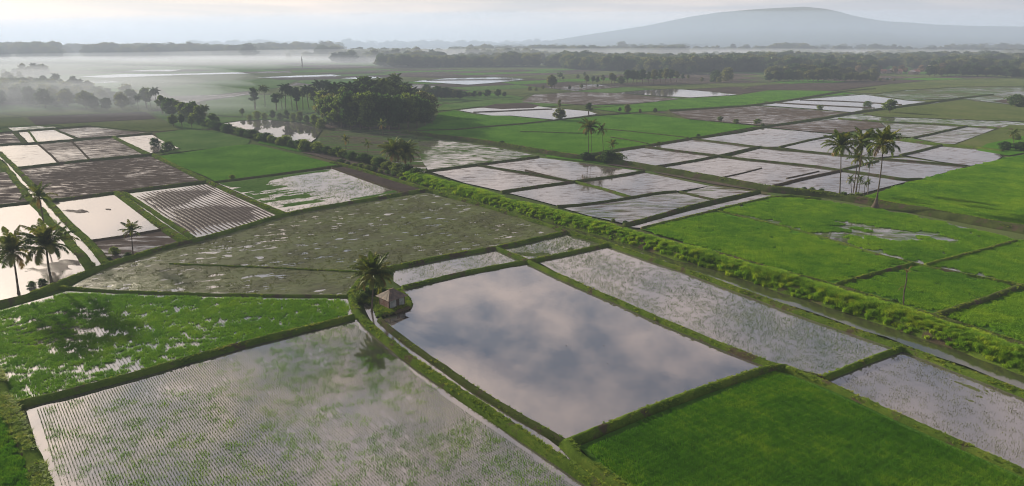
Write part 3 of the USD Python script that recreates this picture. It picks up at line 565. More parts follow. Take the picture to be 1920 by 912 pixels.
# ------------------------------------------------------------------ earth banks between the fields: (outline, width, height, material, tufts per metre, label)
BANKS = [
 ([(-100, 790), (10, 764), (50, 760), (300, 693), (480, 642), (600, 613), (664, 597)], 1.3, 0.75, 'bank_turf', 3, 'straight green bank between the seedling rows and the tangled rice'),
 ([(660, 556), (666, 585), (690, 612), (722, 640), (790, 690), (860, 738), (1000, 831), (1115, 912), (1220, 985)], 1.7, 0.8, 'bank_turf', 5, 'mossy bright green bank along the narrow straight canal'),
 ([(712, 602), (745, 632), (830, 691), (930, 758), (1062, 834)], 1.3, 0.55, 'bank_dull', 1.5, 'dull grey green bank on the left side of the mirror field'),
 ([(1062, 834), (1100, 872), (1150, 905), (1260, 990)], 1.8, 0.8, 'bank_turf', 5, 'grassy bank between the narrow canal and the bright rice'),
 ([(1064, 832), (1200, 778), (1330, 729), (1440, 692), (1474, 692)], 1.2, 0.7, 'bank_turf', 4, 'grassy bank between the mirror field and the bright rice'),
 ([(992, 494), (1100, 543), (1200, 588), (1330, 643), (1460, 692)], 1.5, 0.7, 'bank_turf', 2, 'straight bank on the right side of the mirror field'),
 ([(756, 542), (860, 516), (940, 500), (1000, 490), (1060, 478), (1140, 460)], 1.5, 0.6, 'bank_turf', 3, 'bank along the far side of the mirror field'),
 ([(690, 512), (735, 505), (840, 482), (940, 465), (1000, 452), (1062, 437)], 1.5, 0.7, 'bank_turf', 4, 'grassy bank below the broad muddy field'),
 ([(928, 466), (990, 492)], 1.5, 0.6, 'bank_turf', 4, 'short bank linking two banks above the mirror field'),
 ([(620, 306), (650, 311), (720, 333), (800, 356), (900, 386), (1000, 415), (1062, 437), (1135, 458), (1200, 481), (1300, 515), (1420, 560), (1530, 600), (1690, 654), (1800, 697), (1920, 743), (2080, 806)], 1.6, 0.7, 'bank_turf', 4, 'long grassy bank on the near side of the broad canal'),
 ([(1474, 693), (1502, 703), (1542, 712)], 1.2, 0.6, 'bank_dull', 2, 'short bare bank between the bright rice and the brown weedy field'),
 ([(1540, 712), (1620, 682), (1692, 656)], 1.1, 0.7, 'bank_turf', 2, 'bank between the streaked field and the brown weedy field'),
 ([(1474, 695), (1560, 728), (1700, 793), (1850, 859), (1960, 910), (2100, 975)], 1.4, 0.7, 'bank_turf', 3, 'straight bank on the right side of the bright rice'),
 ([(-100, 600), (0, 572), (60, 556), (120, 531), (197, 501), (260, 481), (322, 463), (400, 446), (533, 404), (640, 385), (730, 370), (800, 358)], 1.9, 0.8, 'bank_turf', 4, 'long curving green bank below the left fields'),
 ([(115, 540), (200, 548), (300, 551), (500, 556), (660, 557)], 0.8, 0.4, 'bank_turf', 3, 'thin bank between the muddy field and the tangled rice'),
 ([(318, 496), (400, 499), (500, 503), (600, 508), (680, 511)], 0.7, 0.3, 'bank_turf', 3, 'thin green line of earth inside the muddy field'),
 ([(694, 508), (668, 540), (657, 557)], 1.6, 0.8, 'bank_turf', 6, 'short overgrown bank behind the hut palm'),
 ([(-10, 700), (4, 735), (14, 765), (30, 790), (56, 850), (80, 912), (110, 990)], 2.0, 0.8, 'lush_dummy', 6, 'overgrown bank left of the seedling rows'),
 ([(0, 287), (31, 317), (58, 346), (94, 381), (126, 420), (165, 453), (200, 497)], 2.2, 0.6, 'bank_turf', 2, 'right one of the twin green banks'),
 ([(-20, 285), (17, 322), (40, 354), (69, 386), (115, 437), (150, 478), (178, 508)], 2.4, 0.6, 'bank_turf', 2, 'left one of the twin green banks'),
 ([(-100, 401), (0, 387), (62, 380)], 1.6, 0.5, 'bank_dull', 1, 'bank across the left edge below the grey wet plot'),
 ([(219, 362), (262, 394), (304, 427), (352, 455)], 2.4, 0.6, 'bank_turf', 2, 'left bank of the ditch by the furrowed field'),
 ([(231, 362), (274, 389), (320, 419), (366, 449)], 1.6, 0.6, 'bank_turf', 2, 'right bank of the ditch by the furrowed field'),
 ([(90, 379), (160, 370), (219, 362), (300, 352), (390, 341)], 1.8, 0.6, 'bank_dull', 1.5, 'bank below the dark ploughed mud field'),
 ([(166, 453), (240, 443), (301, 432)], 1.1, 0.4, 'bank_soil', 0.5, 'low soil bank below the mud island field'),
 ([(288, 291), (330, 313), (391, 341), (405, 349), (470, 377), (534, 403)], 2.2, 0.6, 'bank_turf', 2, 'green bank right of the dark ploughed mud field'),
 ([(400, 343), (520, 328), (640, 311)], 1.8, 0.5, 'bank_dull', 1, 'bank below the smooth green rice field'),
 ([(25, 317), (90, 310), (150, 303), (210, 297), (290, 290)], 2.0, 0.6, 'bank_dull', 1, 'bank above the dark ploughed mud field'),
 ([(214, 258), (245, 274), (282, 291)], 2.4, 0.6, 'bank_turf', 1, 'slanting double bank beside the brown striped field'),
 ([(72, 271), (92, 288), (112, 308)], 1.0, 0.4, 'bank_soil', 0, 'dark soil line between pale flooded plots'),
 ([(134, 265), (152, 283), (171, 302)], 1.0, 0.4, 'bank_soil', 0, 'soil line left of the brown striped field'),
 ([(-80, 283), (0, 272), (71, 269), (147, 262), (215, 257), (285, 251)], 2.0, 0.6, 'bank_dull', 0, 'bank above the middle row of left plots'),
 ([(-60, 256), (30, 247), (100, 242), (170, 237)], 2.0, 0.6, 'bank_dull', 0, 'bank above the far row of left plots'),
 ([(28, 247), (47, 271)], 3.0, 0.6, 'bank_dull', 0, 'short bank left of the pale plot in the far row'),
 ([(54, 247), (70, 269)], 1.2, 0.5, 'bank_turf', 0, 'thin bank across the pale plot in the far row'),
 ([(103, 243), (147, 262)], 1.6, 0.5, 'bank_dull', 0, 'bank left of the striped plot in the far row'),
 ([(755, 362), (690, 340), (622, 315)], 0.8, 0.35, 'bank_soil', 0, 'soil edge along the brown mud wedge'),
 ([(755, 249), (800, 255), (885, 264), (939, 273), (1031, 289), (1089, 297), (1162, 306), (1216, 316), (1328, 335), (1432, 355), (1500, 362), (1560, 369), (1650, 384), (1760, 404), (1920, 433), (2080, 466)], 4.2, 1.4, 'bank_dull', 2, 'long broad dyke crossing from the grove to the right edge'),
 ([(800, 322), (893, 310), (1010, 295)], 1.8, 0.6, 'bank_dull', 1, 'bank below the marshy field right of the palm clump'),
 ([(893, 310), (968, 323), (1074, 341)], 1.2, 0.5, 'bank_dull', 0.5, 'thin bank across the pale flooded fields'),
 ([(985, 320), (1030, 331), (1074, 341)], 0.9, 0.35, 'bank_soil', 0, 'short broken soil line in the palm mirror field'),
 ([(940, 361), (1000, 352), (1074, 342), (1160, 331), (1207, 322)], 1.7, 0.6, 'bank_dull', 1, 'bank running right from the lush bank under the palm reflections'),
 ([(1080, 342), (1128, 354), (1183, 371)], 1.6, 0.5, 'bank_turf', 1, 'short green bank between two streaked plots'),
 ([(1045, 388), (1094, 385), (1183, 372), (1230, 363), (1268, 360)], 1.3, 0.5, 'bank_dull', 1, 'dark bank above the plot with muddy bars'),
 ([(1275, 360), (1310, 369), (1347, 377)], 1.0, 0.4, 'bank_dull', 0, 'thin weedy line between two rippled plots'),
 ([(1172, 424), (1230, 408), (1288, 391), (1350, 376), (1424, 361)], 1.7, 0.7, 'bank_dull', 2, 'dark bank along the narrow strip of water'),
 ([(1203, 429), (1300, 406), (1380, 386), (1462, 367), (1540, 374)], 1.2, 0.5, 'bank_turf', 3, 'grassy edge above the vivid green field'),
 ([(1216, 316), (1280, 306), (1345, 294), (1416, 278), (1426, 276)], 1.8, 0.6, 'bank_dull', 0, 'dark bank rising right from the shrub island dyke'),
 ([(1210, 276), (1280, 285), (1345, 293), (1400, 300), (1432, 303), (1520, 312), (1576, 320), (1640, 329), (1697, 338), (1728, 337)], 1.9, 0.6, 'bank_dull', 0, 'long dark bank passing behind the tall palm trunks'),
 ([(1296, 261), (1360, 269), (1424, 277), (1520, 286), (1637, 298), (1700, 303), (1812, 312)], 2.2, 0.6, 'bank_dull', 0, 'long dark bank passing behind the palm crowns'),
 ([(1100, 292), (1160, 282), (1209, 275), (1307, 259), (1370, 250), (1432, 239)], 3.0, 0.7, 'bank_dull', 0, 'dark bank below the large green rice field'),
 ([(1463, 276), (1520, 263), (1572, 253)], 1.8, 0.5, 'bank_dull', 0, 'bank slanting up behind the left tall palm crown'),
 ([(1690, 292), (1730, 282), (1764, 273)], 2.0, 0.6, 'bank_dull', 0, 'bank left of the rounded flooded field'),
 ([(1575, 320), (1610, 311), (1645, 303)], 1.8, 0.5, 'bank_dull', 0, 'short bank between the tall palm trunks'),
 ([(1450, 350), (1520, 333), (1576, 321)], 1.7, 0.6, 'bank_soil', 0, 'dark bank rising to the left tall palm'),
 ([(1350, 334), (1390, 326), (1428, 316)], 0.8, 0.3, 'bank_soil', 0, 'broken crooked soil line in the field above the dyke'),
 ([(1475, 335), (1500, 330), (1535, 322)], 0.9, 0.3, 'bank_soil', 0, 'short dark soil line left of the tall palms'),
 ([(1338, 395), (1400, 410), (1480, 429), (1520, 440), (1635, 476), (1712, 496), (1827, 520), (1920, 536), (2040, 575)], 0.9, 0.4, 'bank_turf', 3, 'thin green bank dividing the vivid from the pale rice field'),
 ([(1568, 535), (1640, 514), (1712, 496)], 1.0, 0.5, 'bank_turf', 3, 'rough bank left of the dead palm plot'),
 ([(1735, 498), (1830, 474), (1905, 453)], 1.3, 0.5, 'bank_turf', 3, 'thin bank across the pale rice field at the right'),
 ([(1752, 594), (1800, 578), (1846, 563), (1920, 538)], 1.6, 0.6, 'bank_dull', 2, 'pale footpath bank right of the dead palm'),
 ([(1340, 474), (1450, 507), (1570, 538), (1640, 560), (1750, 594), (1840, 622), (1920, 648), (2060, 694)], 1.4, 0.5, 'bank_dull', 3, 'narrow footpath along the top of the lush bank'),
 ([(1432, 238), (1525, 226), (1603, 211), (1697, 199), (1797, 185), (1860, 178)], 4.0, 0.8, 'bank_dull', 0, 'long dark bank passing the round lone tree'),
 ([(1255, 208), (1340, 203), (1418, 198), (1520, 182), (1575, 172), (1640, 167)], 4.0, 0.8, 'bank_dull', 0, 'far dark bank above the brown muddy field'),
 ([(854, 244), (916, 238), (989, 232), (1040, 226), (1120, 217), (1180, 213)], 2.6, 0.6, 'bank_dull', 0, 'dark bank between the two large green fields'),
 ([(975, 248), (1010, 248), (1080, 251), (1100, 250)], 1.4, 0.4, 'bank_dull', 0, 'short dark line inside the large green field'),
 ([(1130, 242), (1190, 248), (1240, 253), (1290, 259)], 1.6, 0.4, 'bank_dull', 0, 'thin dark bank right of the slender palms'),
 ([(1145, 258), (1180, 263), (1215, 270)], 1.6, 0.4, 'bank_dull', 0, 'short dark bank near the right corner of the large green field'),
 ([(1572, 223), (1650, 229), (1749, 233), (1845, 239), (1920, 245)], 2.4, 0.6, 'bank_turf', 0, 'green bank crossing the wet plots at the right'),
 ([(1712, 259), (1770, 247), (1812, 237)], 2.2, 0.6, 'bank_dull', 0, 'short bank slanting through the wet plots'),
 ([(1560, 254), (1640, 258), (1700, 264), (1765, 272), (1830, 278), (1880, 284)], 3.4, 0.7, 'bank_turf', 0, 'grassy bank behind the palm crowns'),
 ([(1434, 192), (1520, 197), (1640, 203)], 2.5, 0.5, 'bank_soil', 0, 'lower soil line through the far bright field'),
 ([(1500, 188), (1600, 191), (1690, 197)], 2.5, 0.5, 'bank_soil', 0, 'upper soil line through the far bright field'),
 ([(800, 151), (880, 150), (960, 150)], 5.0, 0.7, 'bank_soil', 0, 'soil line across the far plots behind the grove'),
 ([(888, 211), (940, 209), (1000, 206), (1035, 205)], 2.5, 0.5, 'bank_soil', 0, 'soil line across the bright far pool'),
]


def bank_mesh(c, w, h, step, seed):
    n = normals2(c)
    prof = [(-1.25, -0.45), (-0.95, 0.25), (-0.62, 0.82), (-0.25, 1.0), (0.2, 1.0), (0.6, 0.85), (0.95, 0.25), (1.25, -0.45)]
    s = np.arange(len(c)) * step
    V = []
    for j, (a, b) in enumerate(prof):
        wob = 1 + 0.5 * (fbm(np.c_[s * 0.35, s * 0 + j * 0.37, s * 0 + seed], 3) - 0.5)
        hz = 1 + 0.5 * (fbm(np.c_[s * 0.5, s * 0 + j * 0.6, s * 0 + seed + 5.5], 3) - 0.5)
        z = h * b * hz if b > 0 else np.full(len(c), -0.3)
        off = 0.55 * w * (fbm(np.c_[s * 0.07, s * 0, s * 0 + seed + 3], 3) - 0.5)
        V.append(np.c_[c + n * (a * w / 2 * wob + off)[:, None], z])
    V = np.stack(V, 1)
    m, k = V.shape[:2]
    I = np.arange(m * k).reshape(m, k)
    a, b, cc, d = I[:-1, :-1].ravel(), I[1:, :-1].ravel(), I[1:, 1:].ravel(), I[:-1, 1:].ravel()
    F = np.vstack([np.c_[a, d, cc], np.c_[a, cc, b]])
    ends = [(I[0, 0], I[0, j + 1], I[0, j]) for j in range(1, k - 1)] + [(I[-1, 0], I[-1, j], I[-1, j + 1]) for j in range(1, k - 1)]
    return V.reshape(-1, 3), np.vstack([F, ends])


tufts = []                                       # (x, y, z, size)
BANK_LINES = []
for i, (px, w, h, mat, dens, label) in enumerate(BANKS):
    w *= 0.85
    g0 = chaikin(G(px), 1)
    far = np.linalg.norm(g0.mean(0))
    step = float(np.clip(far * 0.006, 0.5, 4.0))
    c = resample(g0, step)
    struct('earth_bank', bank_mesh(c, w, h, step, i * 1.37), 'bank_turf' if mat == 'lush_dummy' else mat, label, 'earth bank', True)
    
    L = len(c) * step
    n = int(L * dens * w * 1.5)
    if n:
        k = R.integers(0, len(c) - 1, n)
        t = R.random(n)
        p = c[k] * (1 - t)[:, None] + c[k + 1] * t[:, None]
        a = R.uniform(-0.85, 0.85, n)
        p = p + normals2(c)[k] * (a * w / 2)[:, None]
        z = h * (1 - 0.75 * np.abs(a) ** 2.2) - 0.08
        keep_ = fbm(np.c_[p * 0.22, p[:, :1] * 0 + 2], 3) + 0.1 * R.random(n) > 0.46
        p, z, n = p[keep_], z[keep_], int(keep_.sum())
        size = R.uniform(0.7, 1.3, n) * (0.17 if dens < 2 else 0.21) * (1.7 if mat == 'lush_dummy' else 1)
        tufts.append(np.c_[p, z, size])

# ------------------------------------------------------------------ mountain
MY = 4400.0
prof_px = [(640, 86), (900, 80), (1000, 79), (1080, 67), (1150, 56), (1220, 45), (1290, 30), (1350, 21), (1440, 14.5), (1505, 10.5), (1535, 14), (1580, 26), (1640, 37), (1720, 44), (1800, 46.5), (1920, 49), (2100, 56), (2400, 66), (2800, 76), (3300, 86)]
pxs, pzs = [], []
for u, v in prof_px:
    d = ray(u, v)
    t = MY / d[1]
    pxs.append(d[0] * t); pzs.append(max(CAM_H + d[2] * t, 0))
X, Y = np.meshgrid(np.linspace(pxs[0], pxs[-1], 260), np.linspace(MY - 1500, MY + 2200, 60))
dy = (Y - MY) / np.where(Y < MY, 850, 1200)
ridge = fbm(np.stack([X / 300, Y / 640, X * 0], -1), 5, 3)
Z = np.interp(X, pxs, pzs) * np.exp(-dy ** 2 * 1.3) * (1 + 0.35 * (ridge - 0.5) * np.clip(np.abs(dy) * 2, 0.06, 1)) - 6
I = np.arange(X.size).reshape(X.shape)
a, b, c, d = I[:-1, :-1].ravel(), I[:-1, 1:].ravel(), I[1:, 1:].ravel(), I[1:, :-1].ravel()
material('mountain_forest', turf([(0.018, 0.032, 0.014), (0.034, 0.056, 0.022), (0.065, 0.080, 0.036)], 0.006, 14.0, 0.03))
struct('mountain', (np.c_[X.ravel(), Y.ravel(), Z.ravel()], np.vstack([np.c_[a, b, c], np.c_[a, c, d]])), 'mountain_forest', 'broad blue mountain with a rounded summit on the right horizon', 'mountain', True)

# ------------------------------------------------------------------ air
HAZE = 0.00020


def haze_look(g):
    v = g.n('principled_volume', color=(0.46, 0.575, 0.76), density=HAZE, anisotropy=0.16).volume
    return None, v


def mist_look(dens, col=(0.58, 0.67, 0.79)):
    def fn(g):
        return None, g.n('principled_volume', color=col, density=dens, anisotropy=0.15).volume
    return fn


material('haze_air', haze_look)
hz = trimesh.creation.box([56000, 56000, 321.5])
hz.apply_translation([0, 0, 321.5 / 2 - 1.5])
tag(obj('haze', hz, 'haze_air'), 'pale morning haze filling the air over the whole plain', 'haze', None, 'stuff')
material('mist_air', mist_look(0.0032))
material('mist_thin', mist_look(0.0008))
material('mist_far', mist_look(0.0008, (0.42, 0.60, 0.86)))
MIST = [  # place in the photograph, half width m, half depth m, height m, look, label
 ((70, 190), 150, 45, 26, 'mist_air', 'low bank of mist lying over the left wood'),
 ((90, 207), 170, 48, 20, 'mist_air', 'mist drifting in front of the left wood'),
 ((60, 160), 260, 90, 22, 'mist_air', 'mist between the left wood and the misty slope trees'),
 ((40, 128), 500, 240, 20, 'mist_thin', 'mist behind the misty trees at the far left'),
 ((330, 119), 900, 420, 15, 'mist_thin', 'long pale mist sheet in front of the far left forest'),
 ((620, 117), 500, 260, 18, 'mist_thin', 'mist in front of the far central forest'),
 ((1130, 105), 420, 300, 20, 'mist_thin', 'small mist pocket between the far forests'),
 ((1420, 103), 900, 300, 18, 'mist_thin', 'mist behind the right wood'),
 ((800, 92), 3000, 900, 34, 'mist_thin', 'mist layer over the farthest forest'),
 ((1320, 98.5), 4200, 620, 190, 'mist_far', 'pale blue veil of mist hanging before the mountain'),
 ((1200, 112), 2200, 420, 30, 'mist_thin', 'thin blue mist drifting through the right hand woods'),
 ((170, 225), 130, 35, 12, 'mist_thin', 'thin ground mist over the hazy grass at the left'),
 ((640, 235), 60, 22, 10, 'mist_thin', 'thin ground mist in front of the dark grove'),
]
for (u, v), rx, ry, hh, look, label in MIST:
    p = at(u, v)
    s = trimesh.creation.icosphere(4)
    V = s.vertices.copy()
    V *= 1 + 0.5 * (fbm(V * 1.6 + rx, 4, 2)[:, None] - 0.5)
    V[:, 2] = np.where(V[:, 2] < 0, V[:, 2] * 0.08, V[:, 2])
    V = V * [rx, ry, hh] + [p[0], p[1], 0.3]
    V[:, 2] = np.maximum(V[:, 2], 0.15 + 0 * V[:, 2])
    tag(obj('mist', (V, s.faces), look), label, 'mist', None, 'stuff')

# ------------------------------------------------------------------ soil standing out of the water
def lab(s):
    return next(k for k in FP if s in k)


def direction(p, q):
    d = at(*q) - at(*p)
    return d / np.linalg.norm(d)


def fb(X, Y, s, o=4, seed=0, k=(1, 1)):
    return fbm(np.stack([X * s * k[0], Y * s * k[1], X * 0 + seed * 3.7], -1), o, seed)


def along(X, Y, d):
    return X * d[0] + Y * d[1], -X * d[1] + Y * d[0]      # along, across


def wavy(X, Y):
    a, b = along(X, Y, direction((300, 540), (640, 500)))
    w = 0.9 * fb(X, Y, 0.12, 3, 5) + 0.35 * fb(X, Y, 0.5, 2, 6)
    r = 1 - np.abs(2 * fb(a, b + 3 * w, 1.15, 2, 4, (0.28, 1.0)) - 1)
    r2 = 1 - np.abs(2 * fb(a, b, 0.30, 3, 9, (0.5, 1.0)) - 1)
    wet = fb(X, Y, 0.05, 4, 8)
    return 0.22 * (r - 0.70) + 0.04 * (r2 - 0.6) + 0.07 * (wet - 0.52) + 0.052


def furrows(d, pitch, amp, lift, patch, seed):
    def fn(X, Y):
        a, b = along(X, Y, d)
        ph = b / pitch + 0.9 * fb(a, b, 0.10, 3, seed, (0.5, 1.5))
        return amp * np.sin(2 * np.pi * ph) + patch * (fb(X, Y, 0.06, 3, seed + 1, (1, 1)) - 0.5) * 2 + lift + 0.05 * (fb(a, b, 0.9, 3, seed + 2, (0.3, 1)) - 0.5)
    return fn


def soil(label_part, step, fn, mat, label):
    p = FP[lab(label_part)]
    v, f = relief(p.buffer(0.1), step, fn)
    keep = (v[f][:, :, 2] > -0.03).any(1)
    f = f[keep]
    u, inv = np.unique(f, return_inverse=True)
    struct('mud_ridges', (v[u], inv.reshape(f.shape)), mat, label, 'mud', True)


soil('ridged stubble', 0.36, wavy, 'weedy_mud', 'wavy ridges of brown stubble and mud rising from shallow water in the centre left')
soil('ploughed in dark straight furrows', 0.22, furrows(direction((240, 366), (363, 449)), 1.15, 0.085, 0.035, 0.42, 11), 'furrow_mud', 'straight dark furrow ridges in the ploughed flooded field')
dI = direction((98, 379), (165, 452))


def island(X, Y):
    c = at(139, 398)
    c2 = at(205, 392)
    e = np.exp(-(((X - c[0]) / 7) ** 2 + ((Y - c[1]) / 4.5) ** 2)) + 0.6 * np.exp(-(((X - c2[0]) / 9) ** 2 + ((Y - c2[1]) / 4) ** 2))
    a, b = along(X, Y, dI)
    st = fb(a, b, 0.55, 4, 22, (0.22, 1.3))
    return -0.20 + 0.22 * e + 0.42 * (st - 0.46) * (0.25 + e) + 0.10 * (fb(X, Y, 0.5, 4, 21) - 0.45)


soil('dark mud island beside', 0.35, island, 'furrow_mud', 'dark low mud island and streaks in the bright field beside the twin banks')


def corner_streaks(X, Y):
    c = at(105, 500)
    a, b = along(X, Y, direction((60, 480), (150, 510)))
    return -0.175 + 0.20 * np.exp(-(((X - c[0]) / 10) ** 2 + ((Y - c[1]) / 8) ** 2)) + 0.30 * (fb(a, b, 0.5, 4, 25, (0.4, 1.2)) - 0.42)


soil('behind the two left palms', 0.4, corner_streaks, 'furrow_mud', 'dark streaks of mud in the glaring field behind the left palms')


def brown_weeds(X, Y):
    a, b = along(X, Y, direction((1560, 724), (1960, 903)))
    return 0.13 * (fb(a, b, 0.9, 4, 31, (0.5, 1.2)) - 0.51) + 0.10 * (fb(X, Y, 0.06, 3, 33) - 0.5)


soil('brown weedy tufts', 0.3, brown_weeds, 'weedy_mud', 'low brown mud and weeds breaking the water at the right edge')


def corner_plot(X, Y):
    return 0.22 * (fb(X, Y, 0.25, 4, 36, (0.6, 1)) - 0.56)


soil('small flooded corner plot', 0.3, corner_plot, 'weedy_mud', 'muddy patches in the small corner plot below the canal bend')


def glare_weeds(X, Y):
    a, b = along(X, Y, direction((408, 344), (622, 317)))
    return 0.35 * (fb(a, b, 0.10, 5, 41, (0.5, 1.6)) - 0.56) + 0.03


soil('green weed patches and bright glare', 0.6, glare_weeds, 'rice_pale', 'green weed patches standing in the bright field left of the canal')

# ------------------------------------------------------------------ grass, rice and seedlings
def blades(pts, h, w, per, lean, rng, seg=2):
    """thin upright blades in tufts at the given points"""
    n = len(pts) * per
    p = np.repeat(pts, per, 0) + rng.normal(0, w * 1.2, (n, 2))
    hh = h * rng.uniform(0.55, 1.15, n)
    az = rng.uniform(0, 2 * np.pi, n)
    ln = lean * rng.uniform(0.2, 1.0, n)
    dx, dy = np.cos(az), np.sin(az)
    sx, sy = -dy * w / 2, dx * w / 2
    b0 = np.c_[p[:, 0] - sx, p[:, 1] - sy, np.zeros(n)]
    b1 = np.c_[p[:, 0] + sx, p[:, 1] + sy, np.zeros(n)]
    m = np.c_[p[:, 0] + dx * ln * 0.35 * hh, p[:, 1] + dy * ln * 0.35 * hh, hh * 0.6]
    m0, m1 = m - np.c_[sx, sy, sx * 0] * 0.8, m + np.c_[sx, sy, sx * 0] * 0.8
    t = np.c_[p[:, 0] + dx * ln * hh, p[:, 1] + dy * ln * hh, hh * (1 - 0.25 * ln)]
    V = np.stack([b0, b1, m1, m0, t], 1).reshape(-1, 3)
    k = np.arange(n)[:, None] * 5
    F = np.vstack([k + [0, 1, 2], k + [0, 2, 3], k + [3, 2, 4]])
    return V, F


def patch(size, tufts_n, h, w, per, lean, seed, row=None):
    rng = np.random.default_rng(seed)
    if row:
        pts = np.c_[rng.normal(0, row, tufts_n), np.linspace(-0.5, 0.5, tufts_n) * size]
    else:
        pts = rng.uniform(-0.5, 0.5, (tufts_n, 2)) * size
    return blades(pts, h, w, per, lean, rng)


def fill(poly, step, jitter=0.5, d=None, stepb=None):
    """points on a turned grid inside the polygon"""
    d = np.array([1.0, 0]) if d is None else d
    stepb = stepb or step
    c = np.array(poly.exterior.coords if poly.geom_type == 'Polygon' else np.vstack([q.exterior.coords for q in poly.geoms]))[:, :2]
    a, b = along(c[:, 0], c[:, 1], d)
    A, B = np.meshgrid(np.arange(a.min(), a.max(), step), np.arange(b.min(), b.max(), stepb))
    A = A + R.uniform(-jitter, jitter, A.shape) * step
    B = B + 0.5 * (fb(A, B, 0.05, 2, 17) - 0.5) * min(1.0, 4 * (stepb < step))
    X, Y = A * d[0] - B * d[1], A * d[1] + B * d[0]
    k = contains_xy(poly, X, Y)
    return np.c_[X[k], Y[k]]


def sow(name, poly, protos, step, z, label, cat, mask=None, d=None, stepb=None, size=(0.85, 1.2), jit=0.5, turn=None, seed=0):
    p = fill(poly, step, jit, d, stepb)
    sc = R.uniform(size[0], size[1], len(p))
    if mask is not None:
        m = mask(p[:, 0], p[:, 1])
        k = m > 0
        p, sc = p[k], sc[k] * np.minimum(m[k], 1.6)
    rz = R.uniform(0, 2 * np.pi, len(p)) if turn is None else np.full(len(p), turn) + R.integers(0, 2, len(p)) * np.pi
    S = np.c_[np.ones(len(p)), np.ones(len(p)), sc] if turn is not None else np.c_[sc, sc, sc]
    return instancer(name, protos, np.c_[p, np.full(len(p), z)], rz, S, R.integers(0, len(protos), len(p)), label, cat)


def gap(poly, m): return poly.buffer(-m)


rice_p = [('rice_clump', patch(1.25, 90, 0.48, 0.03, 5, 0.55, 100 + k), 'rice_blades') for k in range(4)]
rice_far = [('rice_clump', patch(3.2, 230, 0.42, 0.085, 4, 0.7, 120 + k), 'rice_blades') for k in range(4)]


def gaps(s, t, seed, lo=0.0):
    dv = direction((1085, 838), (1450, 696)) if seed in (51, 52) else direction((1345, 393), (1920, 560))

    def fn(X, Y):
        a, b = along(X, Y, dv)
        f = 0.6 * fb(X, Y, s, 4, seed) + 0.4 * fb(a, b, 0.22, 3, seed + 5, (0.3, 1.4))
        hgt = 0.68 + 0.22 * fb(X, Y, 0.07, 3, seed + 2) + 0.22 * fb(a, b, 0.30, 3, seed + 7, (0.25, 1.5))
        return np.where(f + 0.06 * (R.random(X.shape) - 0.5) > t, hgt, lo)
    return fn


P = FP[lab('dense bright green rice')]
rice_deep = [(a, b, 'rice_blades_deep') for a, b, _ in rice_p]
rice_row = [('rice_row', patch(1.1, 9, 0.42, 0.03, 7, 0.6, 130 + k, 0.06), 'rice_blades_deep') for k in range(5)]
dq = direction((1475, 700), (1960, 915))
sow('rice_plants', gap(P, 0.8), rice_row, 0.95, 0.02, 'dense bright green rice plants filling the lower right corner', 'rice', gaps(0.10, 0.27, 51), dq, 0.27, jit=0.1, turn=math.atan2(dq[1], dq[0]) - math.pi / 2)
P = FP[lab('strip of bright green rice')]
sow('rice_plants', gap(P, 0.6), rice_deep, 0.8, 0.02, 'bright green rice plants in the lower left corner', 'rice', gaps(0.10, 0.1, 52))
for part, seed, t, label in (
    ('vivid green rice', 53, 0.28, 'vivid green rice plants beside the lush canal bank'),
    ('wide pale green rice', 54, 0.395, 'pale green rice plants with wet gaps at the right'),
    ('around the dead palm', 55, 0.34, 'rough green rice plants around the dead palm trunk'),
    ('dark green plot at the right', 56, 0.3, 'dark green rice plants at the right edge behind the bank'),
    ('behind the tall palms', 57, 0.0, 'smooth green rice plants at the right edge behind the tall palms'),
):
    P = FP[lab('smooth green rice field at the right edge' if part == 'behind the tall palms' else part)]
    sow('rice_plants', gap(P, 1.0), rice_far, 2.1, 0.0, label, 'rice', gaps(0.05, t, seed))

# straight rows of seedlings, lower left
dr = direction((50, 768), (95, 912))
row_p = [('seedling_row', patch(1.0, 9, 0.17, 0.015, 4, 0.8, 140 + k, 0.025), 'seedling_blades') for k in range(5)]


def thin(X, Y):
    m = fb(X, Y, 0.055, 4, 61)
    n = R.random(X.shape)
    c0, c1 = at(60, 800), at(640, 640)
    m = m + 0.16 * np.clip(((X - c0[0]) * (c1[0] - c0[0]) + (Y - c0[1]) * (c1[1] - c0[1])) / ((c1 - c0) ** 2).sum(), 0, 1.1) - 0.05
    return np.where(n < 0.80 + 0.9 * (m - 0.35), 0.75 + 1.3 * np.clip((m - 0.40) * 3.5, 0, 1), 0.0)


turn_row = math.atan2(dr[1], dr[0]) - math.pi / 2
P = FP[lab('straight rows of seedlings')]
sow('rice_seedlings', gap(P, 1.0), row_p, 0.95, 0.0, 'straight rows of rice seedlings in the flooded field at the lower left', 'seedlings', thin, dr, 0.31, jit=0.08, turn=turn_row)
weed_p = [('weed_clump', patch(1.6, 30, 0.28, 0.022, 4, 0.9, 160 + k), 'rice_blades') for k in range(3)]
sow('water_weeds', gap(P, 1.2), weed_p, 0.9, 0.0, 'irregular clumps of green weed among the seedling rows', 'weeds', lambda X, Y: np.where(fb(X, Y, 0.09, 5, 63) * 0.6 + fb(X, Y, 0.4, 3, 65) * 0.4 + 0.40 * (R.random(X.shape) - 0.5) > 0.605, 0.8, 0.0))
P = FP[lab('tangled young green rice')]
tang_p = [('rice_clump', patch(1.4, 42, 0.45, 0.04, 5, 1.0, 180 + k), 'rice_blades') for k in range(4)]


def tangled(X, Y):
    e = direction((0, 583), (655, 560))
    a, b = along(X, Y, e)
    f = fb(a, b, 0.42, 4, 66, (0.35, 1.6)) * 0.78 + fb(X, Y, 0.05, 3, 67) * 0.22
    right = np.clip((X - at(380, 600)[0]) / 25, 0, 1)
    return np.where(f + 0.14 * right + 0.36 * (R.random(X.shape) - 0.5) > 0.38, 0.75, 0.0)


